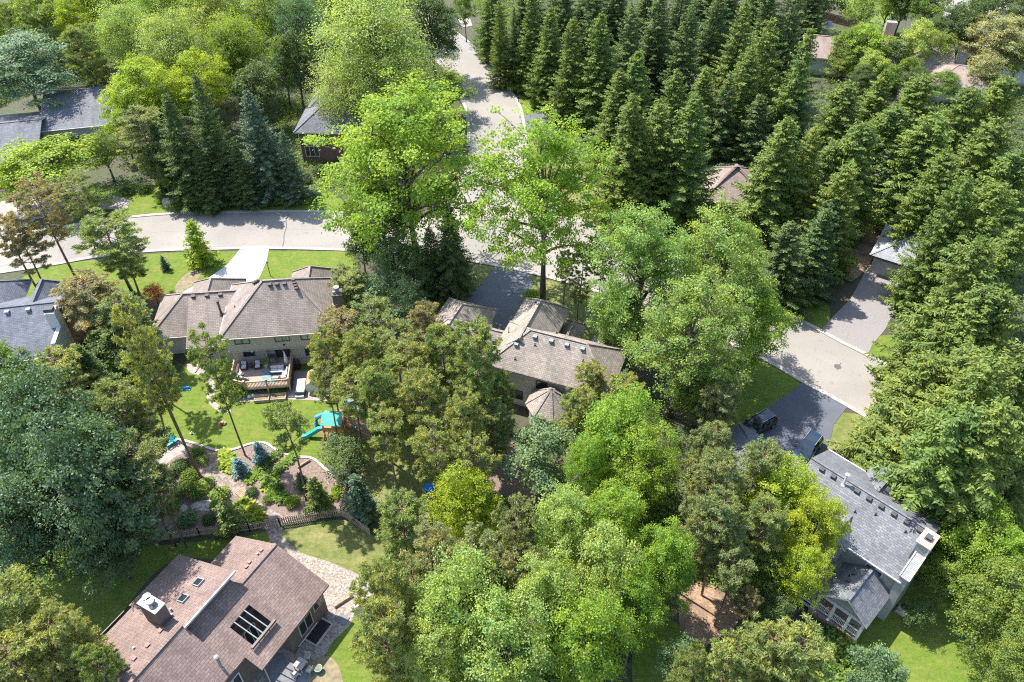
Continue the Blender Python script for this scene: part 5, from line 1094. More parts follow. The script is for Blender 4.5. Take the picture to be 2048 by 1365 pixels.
# ---- top left woodland
gTL = 'broadleaved trees in the top left woodland'
D('B', 'silver', 50, 140, 105, 17, 'silvery green fluffy tree at the left edge above the long grey roof', gTL)
D('M', 'mid', 25, 55, 50, 13, 'mid green tree in the top left corner beside the silvery tree', gTL)
D('B', 'light', 85, 35, 60, 16, 'light green tree at the top left, just right of the corner', gTL)
D('M', 'dark', 130, 15, 40, 14, 'dark tree at the top edge between the light green and yellow trees', gTL)
D('B', 'yel', 175, 35, 58, 17, 'yellow green tree at the top edge above the slate roof', gTL)
Pn('pineg', 178, 115, 42, 16, 'olive pine standing just above the ridge of the slate roof', dense=1)
D('F', 'light', 255, 75, 62, 18, 'light feathery tree right of the yellow tree at the top left', gTL)
D('F', 'lime', 320, 25, 62, 19, 'lime green tree at the top edge, second from the yellow one', gTL)
D('F', 'light', 350, 100, 72, 18, 'tall feathery light tree behind the yellow roadside tree', gTL)
D('B', 'light', 425, 35, 68, 19, 'big light green tree at the top edge left of centre', gTL)
D('F', 'lime', 475, 95, 62, 17, 'lime feathery tree behind the blue spruce group', gTL)
D('B', 'light', 530, 35, 58, 18, 'broad light green tree at the top edge between two duller ones', gTL)
D('F', 'bluemid', 600, 50, 55, 18, 'greyish green tall tree left of the giant feathery tree', gTL)
D('M', 'bluemid', 640, 5, 50, 17, 'greyish tree at the top edge left of the yellow green crown', gTL)
D('B', 'lime', 690, 12, 55, 18, 'yellow green crown at the top edge behind the giant feathery tree', gTL)
D('B', 'light', 790, -5, 60, 16, 'light tree crossing the top edge beside the far end of the road', gTL)
D('M', 'dark', 590, 120, 50, 15, 'dark green tree in front of the greyish tall tree', gTL)
D('M', 'mid', 565, 130, 38, 13, 'small bright green tree just above the tip of the blue spruce', gTL)
D('M', 'dark', 510, 185, 55, 12, 'dark tree in shade behind the three roadside spruces', gTL)
D('B', 'yel', 285, 190, 72, 15, 'bright yellow tree overhanging the right end of the slate roof', gTL)
D('B', 'yel', 395, 175, 62, 15, 'yellow tree immediately behind the tallest roadside spruce', gTL)
D('M', 'yel', 240, 245, 40, 11, 'low yellow bough tree at the corner of the slate roof gutter', gTL)
D('M', 'mid', 460, 120, 45, 15, 'mid green tree above the yellow tree', gTL)
Pn('pined', 290, 280, 52, 13, 'dull green pine between the slate roof and the roadside spruces', dense=1)
D('M', 'dark', 320, 330, 40, 10, 'dark green small tree at the foot of the dull pine', gTL)
D('M', 'mid', 335, 355, 26, 7, 'bright low tree beside the grey utility box', gTL)
for i, (x, y) in enumerate(((240, 10), (380, -15), (490, -20), (580, -15), (740, -25), (60, -25), (180, -30))):
    D('B', ('light', 'mid', 'lime')[i % 3], x, y, 62, 18, 'far woodland tree cut by the top edge, %s' % ('above the light feathery tree', 'between two lime crowns', 'above the broad light crown', 'above the greyish tree', 'above the giant feathery tree', 'above the top left corner tree', 'above the yellow tree')[i], gTL)
# giant feathery tree and neighbours
D('F', 'light', 745, 95, 125, 24, 'giant feathery pale green tree left of the curving road', gTL)
D('F', 'light', 692, 188, 74, 17, 'feathery pale green tree hiding the brick house', gTL)
D('F', 'light', 810, 180, 70, 16, 'feathery light tree directly left of the round roadside tree', gTL)
D('B', 'dark', 865, 60, 68, 17, 'darker green tree leaning over the far bend of the road', gTL)
D('M', 'mid', 900, 178, 52, 9, 'small rounded green tree casting its shadow on the curving road', gTL)
D('M', 'mid', 848, 215, 40, 8, 'low green tree beside the rounded roadside tree', gTL)
# ---- left
D('M', 'lime', 105, 330, 105, 10, 'spreading lime green street tree in front of the long grey house', 'broadleaved trees on the left')
D('M', 'lime', 30, 360, 62, 8, 'lime green tree at the left edge over the pale driveway', 'broadleaved trees on the left')
D('M', 'mid', 205, 300, 42, 9, 'deeper green tree under the slate roof gutter', 'broadleaved trees on the left')
D('M', 'mid', 190, 395, 38, 4, 'low green bushy tree at the roadside below the street tree', 'broadleaved trees on the left')
# ---- the two large central trees
D('G', 'lime', 800, 335, 168, 21, 'huge lime green tree in the centre with crown over the main road', 'large trees at the junction', base=(838, 545))
D('B', 'mid', 760, 430, 85, 15, 'mid green lower tree in front of the huge central crown', 'large trees at the junction')
D('G', 'lime', 1095, 402, 158, 19, 'large open lime green tree with bare tall trunk beside the asphalt driveway', 'large trees at the junction', base=(1085, 606))
# ---- the pale ash group right of centre
gA = 'pale green trees right of the centre'
D('G', 'ash', 1290, 550, 122, 22, 'pale green crown nearest the road, upper left of the big pale group', gA)
D('G', 'ash', 1445, 550, 116, 22, 'pale green crown at the upper right of the big pale group', gA)
D('G', 'ash', 1370, 680, 130, 20, 'broad pale green crown at the bottom of the big pale group', gA)
D('B', 'lime', 1500, 650, 78, 14, 'pale green crown hanging over the road kerb on the right', gA)
D('B', 'ash', 1240, 640, 62, 13, 'small pale green crown touching the light tan roof', gA)
D('B', 'mid', 1400, 790, 70, 9, 'shaded green tree below the big pale group', gA)
# ---- centre conifers and understory between the two main houses
gC = 'trees between the tan house and the asphalt driveway'
S('spruceg', 905, 408, 0, 2.9, 'dark narrow spruce beside the road in front of the asphalt driveway', (905, 585))
S('spruceg', 862, 455, 0, 2.4, 'dark slim spruce left of the roadside spruce by the driveway', (868, 590))
D('M', 'bluemid', 785, 525, 62, 9, 'bluish green round tree right of the tan house lawn', gC)
D('M', 'dark', 722, 495, 42, 9, 'dark green tree at the kerb right of the lamp post lawn', gC)
D('M', 'bluemid', 735, 600, 50, 8, 'bluish green tree behind the brick chimney of the tan house', gC)
D('M', 'pined' if 0 else 'bluemid', 810, 610, 52, 7, 'grey green low tree left of the tan garage roof', gC)
D('M', 'dark', 830, 540, 42, 10, 'dark green tree between the bluish tree and the narrow spruces', gC)
Pn('pined', 700, 585, 45, 9, 'small dull pine right of the tan house', dense=1)
for i, (x, y) in enumerate(((1165, 545), (1205, 560), (1160, 605), (1130, 560))): Pn('pineg', x, y-25, 24, 8, 'small thin pine in the row above the tan roof, %s' % ('nearest the kerb', 'rightmost one', 'closest to the tan roof', 'beside the tall trunk')[i])
Bu('lime', 1068, 597, 26, 'bright green rounded shrub at the corner of the asphalt driveway', 1, h=1.6)
# ---- spruces at the road on the left
gR = 'spruces along the main road'
S('spruceg', 398, 190, 0, 4.0, 'tallest dark spruce by the road, left of the pair', (395, 405), PS[1], gR)
S('spruceg', 455, 148, 0, 3.6, 'tall dark spruce by the road in the middle of the group', (455, 400), PS[2], gR)
S('sprucebd', 535, 178, 0, 3.4, 'blue green spruce by the road at the right of the group', (548, 395), PS[3], gR)
S('sprucebd', 578, 262, 0, 2.3, 'shorter grey green spruce in front of the brick house', (596, 405), PS[4], gR)
S('spruceg', 345, 250, 0, 2.8, 'dark spruce at the left of the roadside group', (352, 385), PS[0], gR)
S('spruceg', 430, 300, 0, 2.6, 'short dark spruce at the kerb before the tall pair', (428, 418), PS[2], gR)
S('spruceg', 497, 290, 0, 2.5, 'short dark spruce between the tall pair and the blue green one', (500, 412), PS[0], gR)
for i, (x, y, r, t) in enumerate(((560, 405, 14, 'lime'), (590, 398, 16, 'mid'), (612, 402, 13, 'light'), (632, 392, 16, 'bluemid'), (640, 345, 20, 'dark'), (610, 360, 18, 'dark'), (317, 403, 9, 'yel'), (290, 380, 20, 'dark'), (255, 385, 16, 'dark'))):
    Bu(t, x, y, r, ('lime plant tuft at the kerb before the spruces', 'green plant mound at the kerb before the brick house', 'pale flowering plant near the kerb', 'bluish plant near the big central crown', 'dark shrub below the brick house windows', 'dark shrub left of the brick house windows', 'tiny yellow shrub beside the grey utility box', 'dark shrub bed behind the utility box', 'dark shrub under the street tree')[i], i % 3, group='shrubs along the far kerb')
# ---- small trees on the front lawn
S('lime', 398, 443, 0, 2.3, 'small upright green tree on the front lawn left of the white driveway', (404, 527), PSs[0], 'lawn trees')
S('sprucebd', 332, 512, 0, .75, 'tiny blue green spruce on the front lawn', (333, 540), PSs[1], 'lawn trees')
# ---- left pines
gL = 'tall pines at the left'
Pn('brown', 105, 425, 55, 0, 'tall browning pine over the pale driveway at left', (155, 562), group=gL)
Pn('brown', 38, 470, 50, 0, 'browning pine at the left edge, left trunk of the pair', (88, 600), group=gL)
Pn('brown', 75, 505, 38, 0, 'browning pine with leaning trunk, right trunk of the pair', (100, 600), group=gL)
Pn('pineg', 232, 470, 66, 0, 'big green pine standing on the front lawn, trunk leaning', (268, 592), group=gL)
Pn('pineg', 265, 530, 40, 0, 'lower green bough of a pine beside the lawn', (285, 610), group=gL)
Pn('pined', 150, 395, 42, 11, 'dull grey green pine in front of the street tree', group=gL)
Pn('brown', 190, 610, 66, 11, 'browning pine with bare branches beside the charcoal roof', dense=1, group=gL)
Pn('pined', 250, 640, 62, 10, 'green lower pine right of the bare browning pine', dense=1, group=gL)
D('M', 'dark', 225, 690, 62, 8, 'dark green tree between the charcoal roof and the tan house', 'broadleaved trees on the left')
D('M', 'rust', 308, 588, 24, 3.5, 'red brown dying shrub at the corner of the tan house', 'broadleaved trees on the left')
Bu('dark', 270, 600, 20, 'dark green shrub left of the rust coloured shrub', 0); Bu('dark', 120, 590, 16, 'dark green shrub at the far corner of the charcoal house', 1); Bu('dark', 292, 640, 18, 'dark green shrub against the garage wall of the tan house', 2)
D('M', 'mid', 15, 730, 42, 8, 'green tree at the left edge under the charcoal roof', 'broadleaved trees on the left')
Pn('pine', 130, 765, 62, 11, 'olive pine below the gutter of the charcoal roof', dense=1, group=gL)
S('spruceg', 208, 688, 0, 2.7, 'green spruce left of the backyard lawn', (222, 830), PS[3])
Pn('pine', 275, 745, 48, 12, 'olive pine at the left side of the backyard', group=gL)
Pn('pined', 300, 700, 32, 11, 'small crowned pine by the left wing of the tan house', group=gL)
# dark maple lower left
gM = 'dark blue green maples at lower left'
D('L', 'blue', 100, 900, 130, 21, 'large dark blue green maple, upper crown at the left edge', gM)
D('L', 'blue', 185, 985, 128, 21, 'large dark blue green maple nearest the picket fence', gM)
D('L', 'blue', 55, 1060, 110, 15, 'dark blue green maple crown at the lower left edge', gM)
D('L', 'blue', 215, 1085, 82, 12, 'dark blue green maple bough over the red-brown roof lawn', gM)
D('B', 'dark', 30, 820, 70, 13, 'dark green tree above the big maple at the left edge', gM)
# backyard pines with visible trunks
gB = 'tall trunked pines in the back garden'
Pn('pine', 330, 690, 40, 0, 'slender pine, left of the twin trunks on the lawn', (394, 945), group=gB)
Pn('pine', 352, 745, 44, 0, 'slender pine, right of the twin trunks on the lawn', (402, 955), group=gB)
Pn('pineg', 437, 745, 44, 0, 'lone pine in front of the deck with long bare trunk', (491, 912), group=gB)
Pn('pineg', 586, 855, 50, 0, 'short crowned pine in front of the playset', (613, 1002), group=gB)
Pn('pined', 262, 850, 66, 15, 'dull pine left of the fire pit patio', dense=1, group=gB)
Pn('pined', 275, 940, 70, 15, 'dull pine with leaning trunks beside the picket fence', group=gB)
Pn('pined', 215, 830, 52, 14, 'olive pine above the dark maples', group=gB)
Pn('pined', 320, 985, 34, 12, 'thin grey pine standing left in the mulch bed', group=gB)
# centre pine grove
gG = 'pines of the central grove'
Lg = [('brown', 690, 655, 52, 12, 0, 'browning pine covering the right corner of the tan house'), ('pined', 750, 640, 46, 12, 0, 'dull pine at the back of the central grove'),
 ('pine', 655, 720, 42, 12, 0, 'olive pine hiding the right wall of the tan house'), ('pined', 785, 685, 48, 13, 0, 'dull pine in the middle of the grove'), ('pine', 725, 730, 52, 13, 0, 'olive pine right of the hot tub'),
 ('brown', 855, 672, 40, 12, 0, 'browning pine against the tan garage roof'), ('pine', 815, 740, 50, 14, 0, 'olive pine at the heart of the grove'), ('pineg', 890, 730, 50, 14, 0, 'green pine below the shaded tan garage roof'),
 ('pine', 700, 790, 44, 13, 0, 'olive pine above the playset'), ('pineg', 760, 800, 50, 14, 0, 'green pine right of the swing frame'), ('pine', 840, 820, 54, 14, 0, 'olive pine left of the big green pine'),
 ('pine', 780, 870, 46, 13, 0, 'olive pine near the bark strewn yard'), ('pine', 870, 895, 52, 14, 0, 'olive pine above the bright yellow maple'), ('pineg', 950, 745, 60, 17, 0, 'large green pine overlapping the tan roof'),
 ('pine', 930, 850, 48, 14, 0, 'olive pine between the big pine and the small sunroom'), ('pined', 985, 860, 38, 10, 0, 'dull pine left of the octagonal sunroom'), ('pine', 955, 925, 46, 12, 0, 'olive pine above the bluish green tree'),
 ('pined', 650, 770, 36, 11, 0, 'dull pine beside the wooden barrel'), ('pineg', 1010, 800, 26, 11, 0, 'thin green pine touching the cream wall')]
for t, x, y, r, h, d, l in Lg: Pn(t, x, y, r, h, l, dense=d or (len(l) % 2), group=gG)
Pn('pine', 1185, 770, 36, 9, 'pine overlapping the right end of the tan roof', group=gG, dense=1); Pn('pine', 1160, 825, 42, 10, 'pine right of the octagonal sunroom', group=gG, dense=1)
Pn('pine', 1245, 800, 42, 9, 'olive pine between the sunroom and the pale trees', dense=1, group=gG)
D('M', 'bluemid', 1085, 915, 84, 11, 'bluish green round tree below the octagonal sunroom', 'trees in the middle foreground')
D('M', 'dark', 690, 905, 56, 5, 'dense dark green round tree below the playset', 'trees in the middle foreground')
D('M', 'mid', 965, 800, 40, 6, 'green low tree before the cream wall', 'trees in the middle foreground')
gF = 'yellow green trees in the middle foreground'
D('L', 'lime', 1235, 880, 95, 15, 'lime green tree right of the bluish round tree', gF); D('B', 'lime', 1290, 945, 72, 14, 'second lime green tree, lower right of the first one', gF); D('B', 'lime', 1175, 945, 55, 13, 'lime green crown touching the bluish round tree', gF)
D('L', 'yel', 930, 1020, 78, 13, 'brightest yellow tree in the middle foreground', gF)
D('B', 'light', 1130, 1075, 82, 16, 'light green crown below the bluish round tree', gF); D('B', 'lime', 1230, 1060, 72, 15, 'lime green crown below the second lime tree', gF)
D('L', 'light', 1200, 1170, 88, 16, 'light green crown in the lower middle', gF); D('B', 'lime', 1330, 1130, 62, 14, 'lime green crown beside the bark circle', gF)
D('L', 'light', 920, 1230, 108, 17, 'large pale green crown at lower middle left of centre', gF); D('B', 'light', 1010, 1310, 105, 16, 'pale green crown cut by the bottom edge in the middle', gF)
D('B', 'light', 880, 1330, 85, 14, 'pale green crown at the bottom edge right of the bright pine', gF)
D('B', 'light', 1090, 1215, 80, 16, 'pale green crown right of the large pale one', gF); D('L', 'lime', 1170, 1300, 98, 16, 'lime tinted crown at the bottom edge', gF); D('B', 'lime', 1270, 1235, 62, 14, 'lime crown overhanging the dark gap near the bark circle', gF)
gH = 'olive pines of the lower middle'
for t, x, y, r, h, l in (('pineg', 775, 1065, 56, 0, 'olive pine at the end of the picket fence'), ('pine', 768, 1215, 60, 15, 'bright olive pine beside the gravel yard'), ('pine', 775, 1300, 66, 15, 'bright olive pine at the bottom right of the gravel yard'),
  ('tan', 860, 1105, 50, 14, 'browning pine below the brightest yellow tree'), ('pined', 950, 1115, 50, 14, 'dull pine below the brightest yellow tree'), ('pined', 1035, 1075, 46, 14, 'dull pine between the yellow and light green crowns'),
  ('pined', 900, 1165, 46, 13, 'dull pine above the large pale crown'), ('tan', 1005, 1150, 48, 13, 'browning pine with bare twigs in the lower middle'), ('pined', 1075, 1145, 40, 13, 'dull pine below the light green crown'), ('pined', 835, 1170, 40, 12, 'thin dull pine right of the bright olive pine')):
    Pn(t, x, y, r, h or 14, l, base=((815, 1165) if h == 0 else None), dense=1 if r > 55 else 0, group=gH)
gK = 'olive pines near the grey house'
for t, x, y, r, h, l in (('pined', 1445, 820, 46, 10, 'brownish pine beside the lawn above the parked cars'), ('pined', 1415, 905, 50, 12, 'dull pine left of the parked cars'), ('pineg', 1535, 915, 24, 9, 'small pine between the two parked cars and the yellow maple'),
  ('pined', 1425, 985, 58, 14, 'dull pine left of the yellow maple'), ('pined', 1500, 960, 48, 13, 'dull pine above the grey garage wing'), ('pined', 1440, 1070, 58, 14, 'dull pine above the bark circle'), ('pineg', 1515, 1070, 50, 12, 'green pine between bark circle and yellow maple'),
  ('pined', 1385, 1055, 45, 13, 'dull pine right of the lime crowns'), ('brown', 1500, 1205, 28, 8, 'small pale browning pine beside the bark circle'), ('pined', 1465, 1145, 40, 11, 'thin pine shading the bark circle')):
    Pn(t, x, y, r, h, l, dense=1 if r > 45 else 0, group=gK)
D('B', 'yel', 1548, 985, 78, 13, 'yellow green tree covering the left end of the grey roof', gF); D('B', 'yel', 1622, 1062, 62, 13, 'yellow green crown in front of the grey roof', gF); D('B', 'yel', 1600, 1150, 52, 11, 'yellow green crown over the porch deck', gF)
D('M', 'mid', 1530, 1130, 55, 8, 'mid green tree left of the porch deck', gF); D('M', 'dark', 1545, 1215, 42, 6, 'dark green tree left of the porch columns', gF); D('M', 'dark', 1480, 1105, 40, 7, 'dark green tree behind the bark circle', gF)
# bottom row
gZ = 'trees along the bottom edge'
for t, x, y, r, h, l in (('pine', 1590, 1340, 72, 14, 'bright olive pine under the porch'), ('pine', 1520, 1325, 66, 14, 'bright olive pine at the bottom edge left of the porch'), ('pine', 1440, 1345, 55, 13, 'olive pine at the bottom edge below the bark circle'), ('pineg', 1370, 1350, 42, 12, 'green pine at the bottom edge beside the shaded lawn'),
  ('pine', 45, 1240, 76, 14, 'pale olive pine at the lower left edge'), ('pine', 130, 1300, 66, 13, 'pale olive pine touching the lower left of the red-brown roof'), ('pine', 50, 1350, 80, 13, 'pale olive pine in the bottom left corner'), ('pineg', 215, 1345, 42, 12, 'olive pine overlapping the red-brown roof at the bottom edge')):
    Pn(t, x, y, r, h, l, dense=1, group=gZ)
D('M', 'bluemid', 1750, 1345, 60, 10, 'grey green tree at the bottom edge below the porch', gZ); D('M', 'bluemid', 1350, 1330, 45, 9, 'grey green tree at the bottom edge left of the olive pines', gZ)
D('L', 'lime', 1945, 1085, 86, 12, 'bright green tree right of the rust-topped chimney', gZ); D('B', 'lime', 2020, 1130, 60, 12, 'bright green tree at the right edge', gZ)
D('L', 'mid', 2000, 1220, 86, 12, 'mid green tree at the lower right edge', gZ); D('M', 'mid', 1905, 1165, 50, 7, 'mid green tree behind the air conditioner', gZ); D('B', 'mid', 2040, 1320, 66, 10, 'mid green tree in the bottom right corner', gZ)
D('M', 'dark', 1835, 1225, 36, 4, 'low dark shrubby tree at the shaded end of the porch', gZ)
# ---- spruce forest on the right
gS = 'spruces of the forest on the right'
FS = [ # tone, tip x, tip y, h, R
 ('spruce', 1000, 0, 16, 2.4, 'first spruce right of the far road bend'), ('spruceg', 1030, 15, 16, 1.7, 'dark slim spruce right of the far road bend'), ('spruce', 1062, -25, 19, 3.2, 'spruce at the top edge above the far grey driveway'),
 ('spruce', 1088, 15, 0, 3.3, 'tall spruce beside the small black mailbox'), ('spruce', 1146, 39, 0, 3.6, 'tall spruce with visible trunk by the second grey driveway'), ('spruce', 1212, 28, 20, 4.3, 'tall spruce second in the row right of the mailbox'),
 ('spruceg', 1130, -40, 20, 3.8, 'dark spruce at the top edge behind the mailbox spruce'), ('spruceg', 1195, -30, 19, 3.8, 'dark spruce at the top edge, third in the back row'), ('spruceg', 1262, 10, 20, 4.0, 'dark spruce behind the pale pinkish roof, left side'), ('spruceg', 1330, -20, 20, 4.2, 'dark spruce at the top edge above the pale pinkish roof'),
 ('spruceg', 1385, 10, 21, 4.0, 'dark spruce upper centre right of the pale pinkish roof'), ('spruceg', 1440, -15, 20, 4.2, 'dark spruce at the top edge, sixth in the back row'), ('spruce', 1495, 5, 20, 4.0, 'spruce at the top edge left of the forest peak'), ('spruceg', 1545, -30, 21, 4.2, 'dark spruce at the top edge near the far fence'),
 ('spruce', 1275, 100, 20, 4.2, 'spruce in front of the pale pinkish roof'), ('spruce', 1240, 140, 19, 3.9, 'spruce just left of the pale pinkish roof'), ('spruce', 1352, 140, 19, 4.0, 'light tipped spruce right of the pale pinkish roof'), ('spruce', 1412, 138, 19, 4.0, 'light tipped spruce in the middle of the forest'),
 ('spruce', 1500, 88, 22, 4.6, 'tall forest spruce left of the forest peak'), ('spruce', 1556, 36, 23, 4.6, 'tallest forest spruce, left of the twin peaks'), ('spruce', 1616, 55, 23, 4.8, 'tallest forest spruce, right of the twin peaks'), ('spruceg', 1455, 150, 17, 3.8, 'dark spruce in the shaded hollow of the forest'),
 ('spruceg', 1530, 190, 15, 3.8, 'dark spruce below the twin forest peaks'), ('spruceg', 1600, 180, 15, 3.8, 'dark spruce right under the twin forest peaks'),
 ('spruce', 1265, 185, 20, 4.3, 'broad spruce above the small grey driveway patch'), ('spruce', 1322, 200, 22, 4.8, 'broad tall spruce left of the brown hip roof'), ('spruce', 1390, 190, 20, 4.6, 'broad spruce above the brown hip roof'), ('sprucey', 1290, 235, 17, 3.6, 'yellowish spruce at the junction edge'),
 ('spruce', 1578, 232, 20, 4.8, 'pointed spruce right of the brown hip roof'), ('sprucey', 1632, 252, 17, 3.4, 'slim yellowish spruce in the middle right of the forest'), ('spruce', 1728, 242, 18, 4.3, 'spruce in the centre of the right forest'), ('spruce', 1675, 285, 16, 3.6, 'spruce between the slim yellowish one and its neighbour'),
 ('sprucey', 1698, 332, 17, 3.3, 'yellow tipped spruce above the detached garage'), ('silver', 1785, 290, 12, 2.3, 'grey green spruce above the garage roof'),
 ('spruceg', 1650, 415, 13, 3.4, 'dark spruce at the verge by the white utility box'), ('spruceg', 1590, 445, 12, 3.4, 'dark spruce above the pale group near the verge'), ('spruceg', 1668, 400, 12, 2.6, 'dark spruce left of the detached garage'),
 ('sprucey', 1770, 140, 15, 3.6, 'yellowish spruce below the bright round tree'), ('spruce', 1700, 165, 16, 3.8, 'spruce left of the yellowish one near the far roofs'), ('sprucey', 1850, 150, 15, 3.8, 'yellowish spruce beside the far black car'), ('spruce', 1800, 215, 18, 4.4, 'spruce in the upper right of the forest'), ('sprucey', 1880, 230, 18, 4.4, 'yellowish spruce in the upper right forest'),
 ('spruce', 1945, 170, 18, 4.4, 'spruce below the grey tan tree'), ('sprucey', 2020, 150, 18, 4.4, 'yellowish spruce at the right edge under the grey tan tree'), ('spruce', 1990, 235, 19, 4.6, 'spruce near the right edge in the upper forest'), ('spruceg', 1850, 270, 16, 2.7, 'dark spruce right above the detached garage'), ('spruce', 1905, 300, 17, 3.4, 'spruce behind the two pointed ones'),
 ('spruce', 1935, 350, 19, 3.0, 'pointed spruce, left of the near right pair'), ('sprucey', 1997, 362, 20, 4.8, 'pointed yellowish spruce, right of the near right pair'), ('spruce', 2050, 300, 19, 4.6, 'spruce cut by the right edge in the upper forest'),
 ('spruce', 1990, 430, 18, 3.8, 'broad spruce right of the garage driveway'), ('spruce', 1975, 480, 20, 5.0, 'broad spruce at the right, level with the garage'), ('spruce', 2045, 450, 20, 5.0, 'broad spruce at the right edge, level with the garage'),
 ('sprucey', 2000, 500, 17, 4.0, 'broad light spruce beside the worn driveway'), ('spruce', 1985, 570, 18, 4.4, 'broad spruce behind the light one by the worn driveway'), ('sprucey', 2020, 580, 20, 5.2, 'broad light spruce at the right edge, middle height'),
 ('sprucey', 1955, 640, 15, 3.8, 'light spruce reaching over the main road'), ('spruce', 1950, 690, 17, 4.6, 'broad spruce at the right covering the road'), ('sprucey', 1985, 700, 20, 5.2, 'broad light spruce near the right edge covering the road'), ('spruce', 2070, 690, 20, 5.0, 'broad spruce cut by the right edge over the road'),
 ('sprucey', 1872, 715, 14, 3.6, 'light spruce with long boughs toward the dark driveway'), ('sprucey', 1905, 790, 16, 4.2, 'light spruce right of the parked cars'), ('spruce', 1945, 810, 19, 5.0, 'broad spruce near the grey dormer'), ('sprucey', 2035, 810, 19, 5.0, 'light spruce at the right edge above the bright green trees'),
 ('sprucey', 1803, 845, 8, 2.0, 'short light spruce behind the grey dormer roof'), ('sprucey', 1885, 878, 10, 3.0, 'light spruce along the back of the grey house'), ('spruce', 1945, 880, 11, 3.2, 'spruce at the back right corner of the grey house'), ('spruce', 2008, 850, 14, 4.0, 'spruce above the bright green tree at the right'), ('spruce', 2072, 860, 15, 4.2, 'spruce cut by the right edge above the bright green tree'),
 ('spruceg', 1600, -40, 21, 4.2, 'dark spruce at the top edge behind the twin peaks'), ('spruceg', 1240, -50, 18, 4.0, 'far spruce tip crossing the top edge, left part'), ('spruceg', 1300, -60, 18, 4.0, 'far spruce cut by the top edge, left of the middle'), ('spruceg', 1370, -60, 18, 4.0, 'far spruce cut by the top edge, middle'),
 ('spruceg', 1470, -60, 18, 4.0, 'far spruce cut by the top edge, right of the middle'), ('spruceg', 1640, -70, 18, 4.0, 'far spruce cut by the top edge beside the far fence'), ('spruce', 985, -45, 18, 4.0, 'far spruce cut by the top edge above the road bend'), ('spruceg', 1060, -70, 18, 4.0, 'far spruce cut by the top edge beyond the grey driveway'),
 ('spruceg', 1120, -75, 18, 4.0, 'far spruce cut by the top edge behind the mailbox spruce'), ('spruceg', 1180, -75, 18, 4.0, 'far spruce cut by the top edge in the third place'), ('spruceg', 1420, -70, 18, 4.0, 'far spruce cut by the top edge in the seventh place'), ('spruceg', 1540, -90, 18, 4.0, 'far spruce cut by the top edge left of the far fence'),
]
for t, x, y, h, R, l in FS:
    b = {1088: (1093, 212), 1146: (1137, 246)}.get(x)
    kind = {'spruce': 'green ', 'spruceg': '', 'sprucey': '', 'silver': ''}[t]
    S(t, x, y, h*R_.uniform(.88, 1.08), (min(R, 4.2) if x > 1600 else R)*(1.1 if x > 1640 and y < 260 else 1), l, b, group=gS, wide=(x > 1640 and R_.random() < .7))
# ---- upper right broadleaves
gU = 'broadleaved trees in the upper right'
D('M', 'lime', 1738, 92, 52, 10, 'bright green rounded tree before the far brown roof', gU); D('M', 'light', 1832, 85, 44, 12, 'pale green rounded tree right of the far chimney', gU); D('B', 'tan', 1995, 85, 66, 13, 'grey tan tree at the right edge near the top', gU)
D('B', 'mid', 1850, 10, 55, 14, 'mid green tall tree at the top edge above the far chimney', gU); D('B', 'dark', 1900, 60, 45, 12, 'dark green tree between the far roofs', gU); D('B', 'dark', 1990, 5, 60, 14, 'dark tree at the top right edge', gU); D('M', 'dark', 1655, -5, 45, 13, 'dark tree behind the far fence at the top edge', gU)
D('B', 'dark', 2050, 40, 50, 13, 'dark tree in the top right corner', gU); D('M', 'yel', 1890, 130, 22, 5, 'small yellow green tree near the far pale house', gU); D('M', 'mid', 1780, 8, 36, 12, 'mid green tree at the top edge right of the far fence', gU); S('spruceb', 1779, 30, 0, 2.0, 'pale blue spruce beside the far chimney', (1776, 68), PSs[1])
D('M', 'tan', 1970, 140, 40, 9, 'grey tan lower tree beneath the grey tan crown', gU)

for i, (t, x, y, r, h, l) in enumerate((('mid', 1690, 95, 34, 9, 'mid green tree before the left end of the far brown roof'), ('dark', 1790, 110, 34, 8, 'dark small tree between the two bright round trees'), ('mid', 1880, 100, 40, 9, 'mid green tree in front of the far right roof'), ('light', 1750, 135, 34, 8, 'pale tree just below the bright rounded tree'), ('mid', 1820, 140, 30, 7, 'mid green tree left of the far pale driveway'), ('dark', 1930, 60, 40, 12, 'dark tree left of the grey tan tree'),
  ('dark', 1950, 30, 42, 13, 'dark tree above the far pale house'), ('mid', 2040, 120, 45, 10, 'mid green tree at the right edge below the grey tan tree'), ('mid', 1725, 25, 34, 12, 'mid green tree behind the far board fence'), ('dark', 1810, 5, 40, 13, 'dark tree at the top edge left of the tall green one'), ('mid', 930, 15, 26, 12, 'green tree at the far end of the road'))):
    D('M', t, x, y, r, h, l, gU)
for i, (x, y, r, l) in enumerate(((1690, 128, 36, 'low green tree before the left wall of the far brown roofed house'), (1760, 150, 34, 'low green tree before the middle wall of the far brown roofed house'), (1830, 165, 34, 'low green tree left of the far small dark car'), (1890, 170, 40, 'low green tree right of the far small dark car'), (1960, 165, 40, 'low green tree before the far pale house wall'), (1725, 160, 30, 'low green tree between the far house and the spruces'))):
    D('L', ('mid', 'lime', 'dark')[i % 3] if i != 4 else 'mid', x, y, r, 6, l, gU)
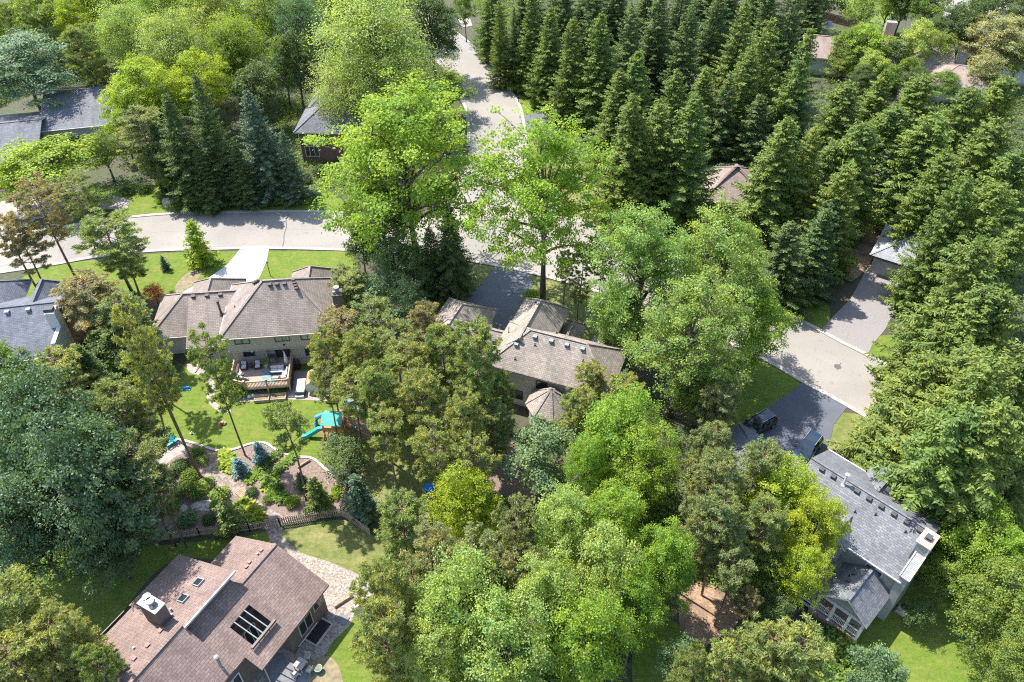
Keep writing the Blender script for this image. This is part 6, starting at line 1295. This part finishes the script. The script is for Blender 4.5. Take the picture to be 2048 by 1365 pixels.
# ---- garden bed plants
S('spruceb', 523, 884, 0, 1.05, 'bright blue spruce in the mulch bed near the stone edging', (524, 922), PSs[1], 'small conifers in the mulch bed')
S('spruceb', 484, 917, 0, .95, 'rounder blue spruce beside the hostas in the mulch bed', (483, 947), PSs[0], 'small conifers in the mulch bed')
S('spruce', 640, 960, 0, 1.6, 'green young spruce inside the picket fence corner', (643, 1017), PSs[1], 'small conifers in the mulch bed')
S('spruceg', 605, 945, 0, .8, 'small dark round conifer in the right of the mulch bed', (606, 975), PSs[0], 'small conifers in the mulch bed')
S('sprucebd', 727, 950, 0, 2.0, 'grey green spruce just right of the inner fence run', (728, 1035), PSs[1], 'small conifers in the mulch bed')
S('pineg', 462, 1005, 0, 1.7, 'soft green rounded conifer against the picket fence', (465, 1058), PSs[1], 'small conifers in the mulch bed')
gd = 'garden shrubs in the mulch bed'
for t, x, y, r, k, l in (('dark', 365, 935, 22, 0, 'dark green tall shrub left of the twin pine trunks'), ('mid', 395, 905, 18, 1, 'spreading juniper like shrub beside the patio'), ('mid', 395, 985, 26, 1, 'broad green shrub left of the dry creek'), ('light', 440, 990, 22, 2, 'pale leafed low shrub beside the stepping stones'), ('dark', 505, 985, 15, 0, 'small dark shrub right of the dry creek'),
   ('lime', 585, 1005, 19, 1, 'lime green rounded shrub near the picket fence'), ('mid', 620, 1020, 13, 2, 'small green shrub at the foot of the young spruce'), ('bluemid', 375, 1042, 24, 2, 'bluish green low shrub at the left end of the picket fence'), ('lime', 675, 985, 18, 2, 'lime leafed plants along the inner fence run'),
   ('mid', 478, 783, 30, 1, 'dark spreading evergreen shrub in front of the deck'), ('dark', 340, 950, 18, 0, 'dark shrub at the left end of the mulch bed'), ('mid', 380, 955, 22, 1, 'green leafy shrub between the patio and the broad green shrub'), ('light', 415, 965, 17, 2, 'pale green low plant at the upper end of the dry creek'), ('mid', 360, 985, 20, 0, 'green shrub under the leaning pine trunks'), ('lime', 430, 1010, 14, 2, 'lime low plant beside the stepping stones'), ('mid', 535, 1000, 13, 1, 'small green plant at the right bank of the dry creek'), ('lime', 655, 1000, 13, 2, 'lime low plant inside the fence corner'), ('dark', 420, 1040, 16, 0, 'dark low shrub near the left part of the picket fence'), ('light', 405, 920, 14, 2, 'pale low plant just below the patio'), ('mid', 345, 1010, 18, 1, 'green shrub in shade at the left edge of the mulch bed'), ('lime', 545, 985, 14, 2, 'yellow green shrub below the daylily rows'), ('dark', 560, 975, 12, 0, 'small dark shrub below the daylily rows')):
    Bu(t, x, y, r*1.05, l, k, group=gd)
NUM = ['one', 'two', 'three', 'four', 'five', 'six', 'seven', 'eight', 'nine']
RO = [proto_rosette(501), proto_rosette(502, L=.55, w=.22, up=.4), proto_rosette(503, n=120)]
def Ro(tone, px, py, s, label, name, cat, group, k=0):
    p = G(px, py, 0); o = bpy.data.objects.new(name, RO[k]); SC.collection.objects.link(o); o.location = (p.x, p.y, .02); o.scale = (s, s, s); o.rotation_euler = (0, 0, R_.uniform(0, 6.28))
    o.material_slots[0].link = 'OBJECT'; o.material_slots[0].material = LEAF[tone]; return tag(o, label, cat, group)
for i in range(9):
    t = i/8; Ro('lime' if i > 5 else 'mid', 556-t*58+R_.uniform(-2, 2), 908+t*54, 1.1, 'daylily clump, number %s from the lawn end of the upper left row' % NUM[i], 'daylily', 'daylily', 'daylilies of the upper left row', 0 if i % 2 else 2)
for i in range(8):
    t = i/7; Ro('lime' if i < 3 else 'mid', 586-t*48+R_.uniform(-2, 2), 915+t*42, 1.1, 'daylily clump, number %s from the lawn end of the lower right row' % NUM[i], 'daylily', 'daylily', 'daylilies of the lower right row', 0 if i % 2 else 2)
for (x, y, s), l in zip(((450, 912, 1.3), (460, 922, 1.4), (452, 932, 1.3), (468, 940, 1.2)), ('yellow green hosta farthest up beside the stone edging', 'yellow green hosta touching the rounder blue spruce', 'yellow green hosta at the left of the hosta clump', 'small yellow green hosta below the rounder blue spruce')): Ro('yel', x, y, s, l, 'hosta', 'hosta', 'hostas beside the blue spruce', 1)
for (x, y, s), l in zip(((533, 956, 1.2), (543, 963, 1.3), (537, 972, 1.3), (552, 985, 1.4), (563, 996, 1.3)), ('lime green hosta at the lower end of the left daylily row', 'lime green hosta at the lower end of the right daylily row', 'lime green hosta in the middle of the hosta group', 'lime green hosta beside the small dark shrub', 'lime green hosta nearest the lime rounded shrub')): Ro('lime', x, y, s, l, 'hosta', 'hosta', 'hostas below the daylilies', 1)
for (x, y, s), l in zip(((485, 1018, 1.8), (495, 1030, 2.0), (510, 1038, 1.7), (478, 1030, 1.6)), ('yellow green hosta farthest from the picket fence', 'large yellow green hosta by the picket fence', 'yellow green hosta at the right end by the picket fence', 'yellow green hosta touching the soft rounded conifer')): Ro('yel', x, y, s, l, 'hosta', 'hosta', 'hostas along the fence', 1)
for (x, y, s), l in zip(((492, 765+10, 1.3), (540, 777, 1.3), (553, 782, 1.4), (562, 778, 1.3)), ('leafy plant in the left raised bed under the deck', 'leafy plant at the left of the right raised bed', 'leafy plant in the middle of the right raised bed', 'leafy plant at the right end of the right raised bed')): Ro('lime', x, y, s, l, 'bed_plant', 'plant', 'plants in the raised bed', 1)

# ---- undergrowth under the woods: one object of leaf tufts
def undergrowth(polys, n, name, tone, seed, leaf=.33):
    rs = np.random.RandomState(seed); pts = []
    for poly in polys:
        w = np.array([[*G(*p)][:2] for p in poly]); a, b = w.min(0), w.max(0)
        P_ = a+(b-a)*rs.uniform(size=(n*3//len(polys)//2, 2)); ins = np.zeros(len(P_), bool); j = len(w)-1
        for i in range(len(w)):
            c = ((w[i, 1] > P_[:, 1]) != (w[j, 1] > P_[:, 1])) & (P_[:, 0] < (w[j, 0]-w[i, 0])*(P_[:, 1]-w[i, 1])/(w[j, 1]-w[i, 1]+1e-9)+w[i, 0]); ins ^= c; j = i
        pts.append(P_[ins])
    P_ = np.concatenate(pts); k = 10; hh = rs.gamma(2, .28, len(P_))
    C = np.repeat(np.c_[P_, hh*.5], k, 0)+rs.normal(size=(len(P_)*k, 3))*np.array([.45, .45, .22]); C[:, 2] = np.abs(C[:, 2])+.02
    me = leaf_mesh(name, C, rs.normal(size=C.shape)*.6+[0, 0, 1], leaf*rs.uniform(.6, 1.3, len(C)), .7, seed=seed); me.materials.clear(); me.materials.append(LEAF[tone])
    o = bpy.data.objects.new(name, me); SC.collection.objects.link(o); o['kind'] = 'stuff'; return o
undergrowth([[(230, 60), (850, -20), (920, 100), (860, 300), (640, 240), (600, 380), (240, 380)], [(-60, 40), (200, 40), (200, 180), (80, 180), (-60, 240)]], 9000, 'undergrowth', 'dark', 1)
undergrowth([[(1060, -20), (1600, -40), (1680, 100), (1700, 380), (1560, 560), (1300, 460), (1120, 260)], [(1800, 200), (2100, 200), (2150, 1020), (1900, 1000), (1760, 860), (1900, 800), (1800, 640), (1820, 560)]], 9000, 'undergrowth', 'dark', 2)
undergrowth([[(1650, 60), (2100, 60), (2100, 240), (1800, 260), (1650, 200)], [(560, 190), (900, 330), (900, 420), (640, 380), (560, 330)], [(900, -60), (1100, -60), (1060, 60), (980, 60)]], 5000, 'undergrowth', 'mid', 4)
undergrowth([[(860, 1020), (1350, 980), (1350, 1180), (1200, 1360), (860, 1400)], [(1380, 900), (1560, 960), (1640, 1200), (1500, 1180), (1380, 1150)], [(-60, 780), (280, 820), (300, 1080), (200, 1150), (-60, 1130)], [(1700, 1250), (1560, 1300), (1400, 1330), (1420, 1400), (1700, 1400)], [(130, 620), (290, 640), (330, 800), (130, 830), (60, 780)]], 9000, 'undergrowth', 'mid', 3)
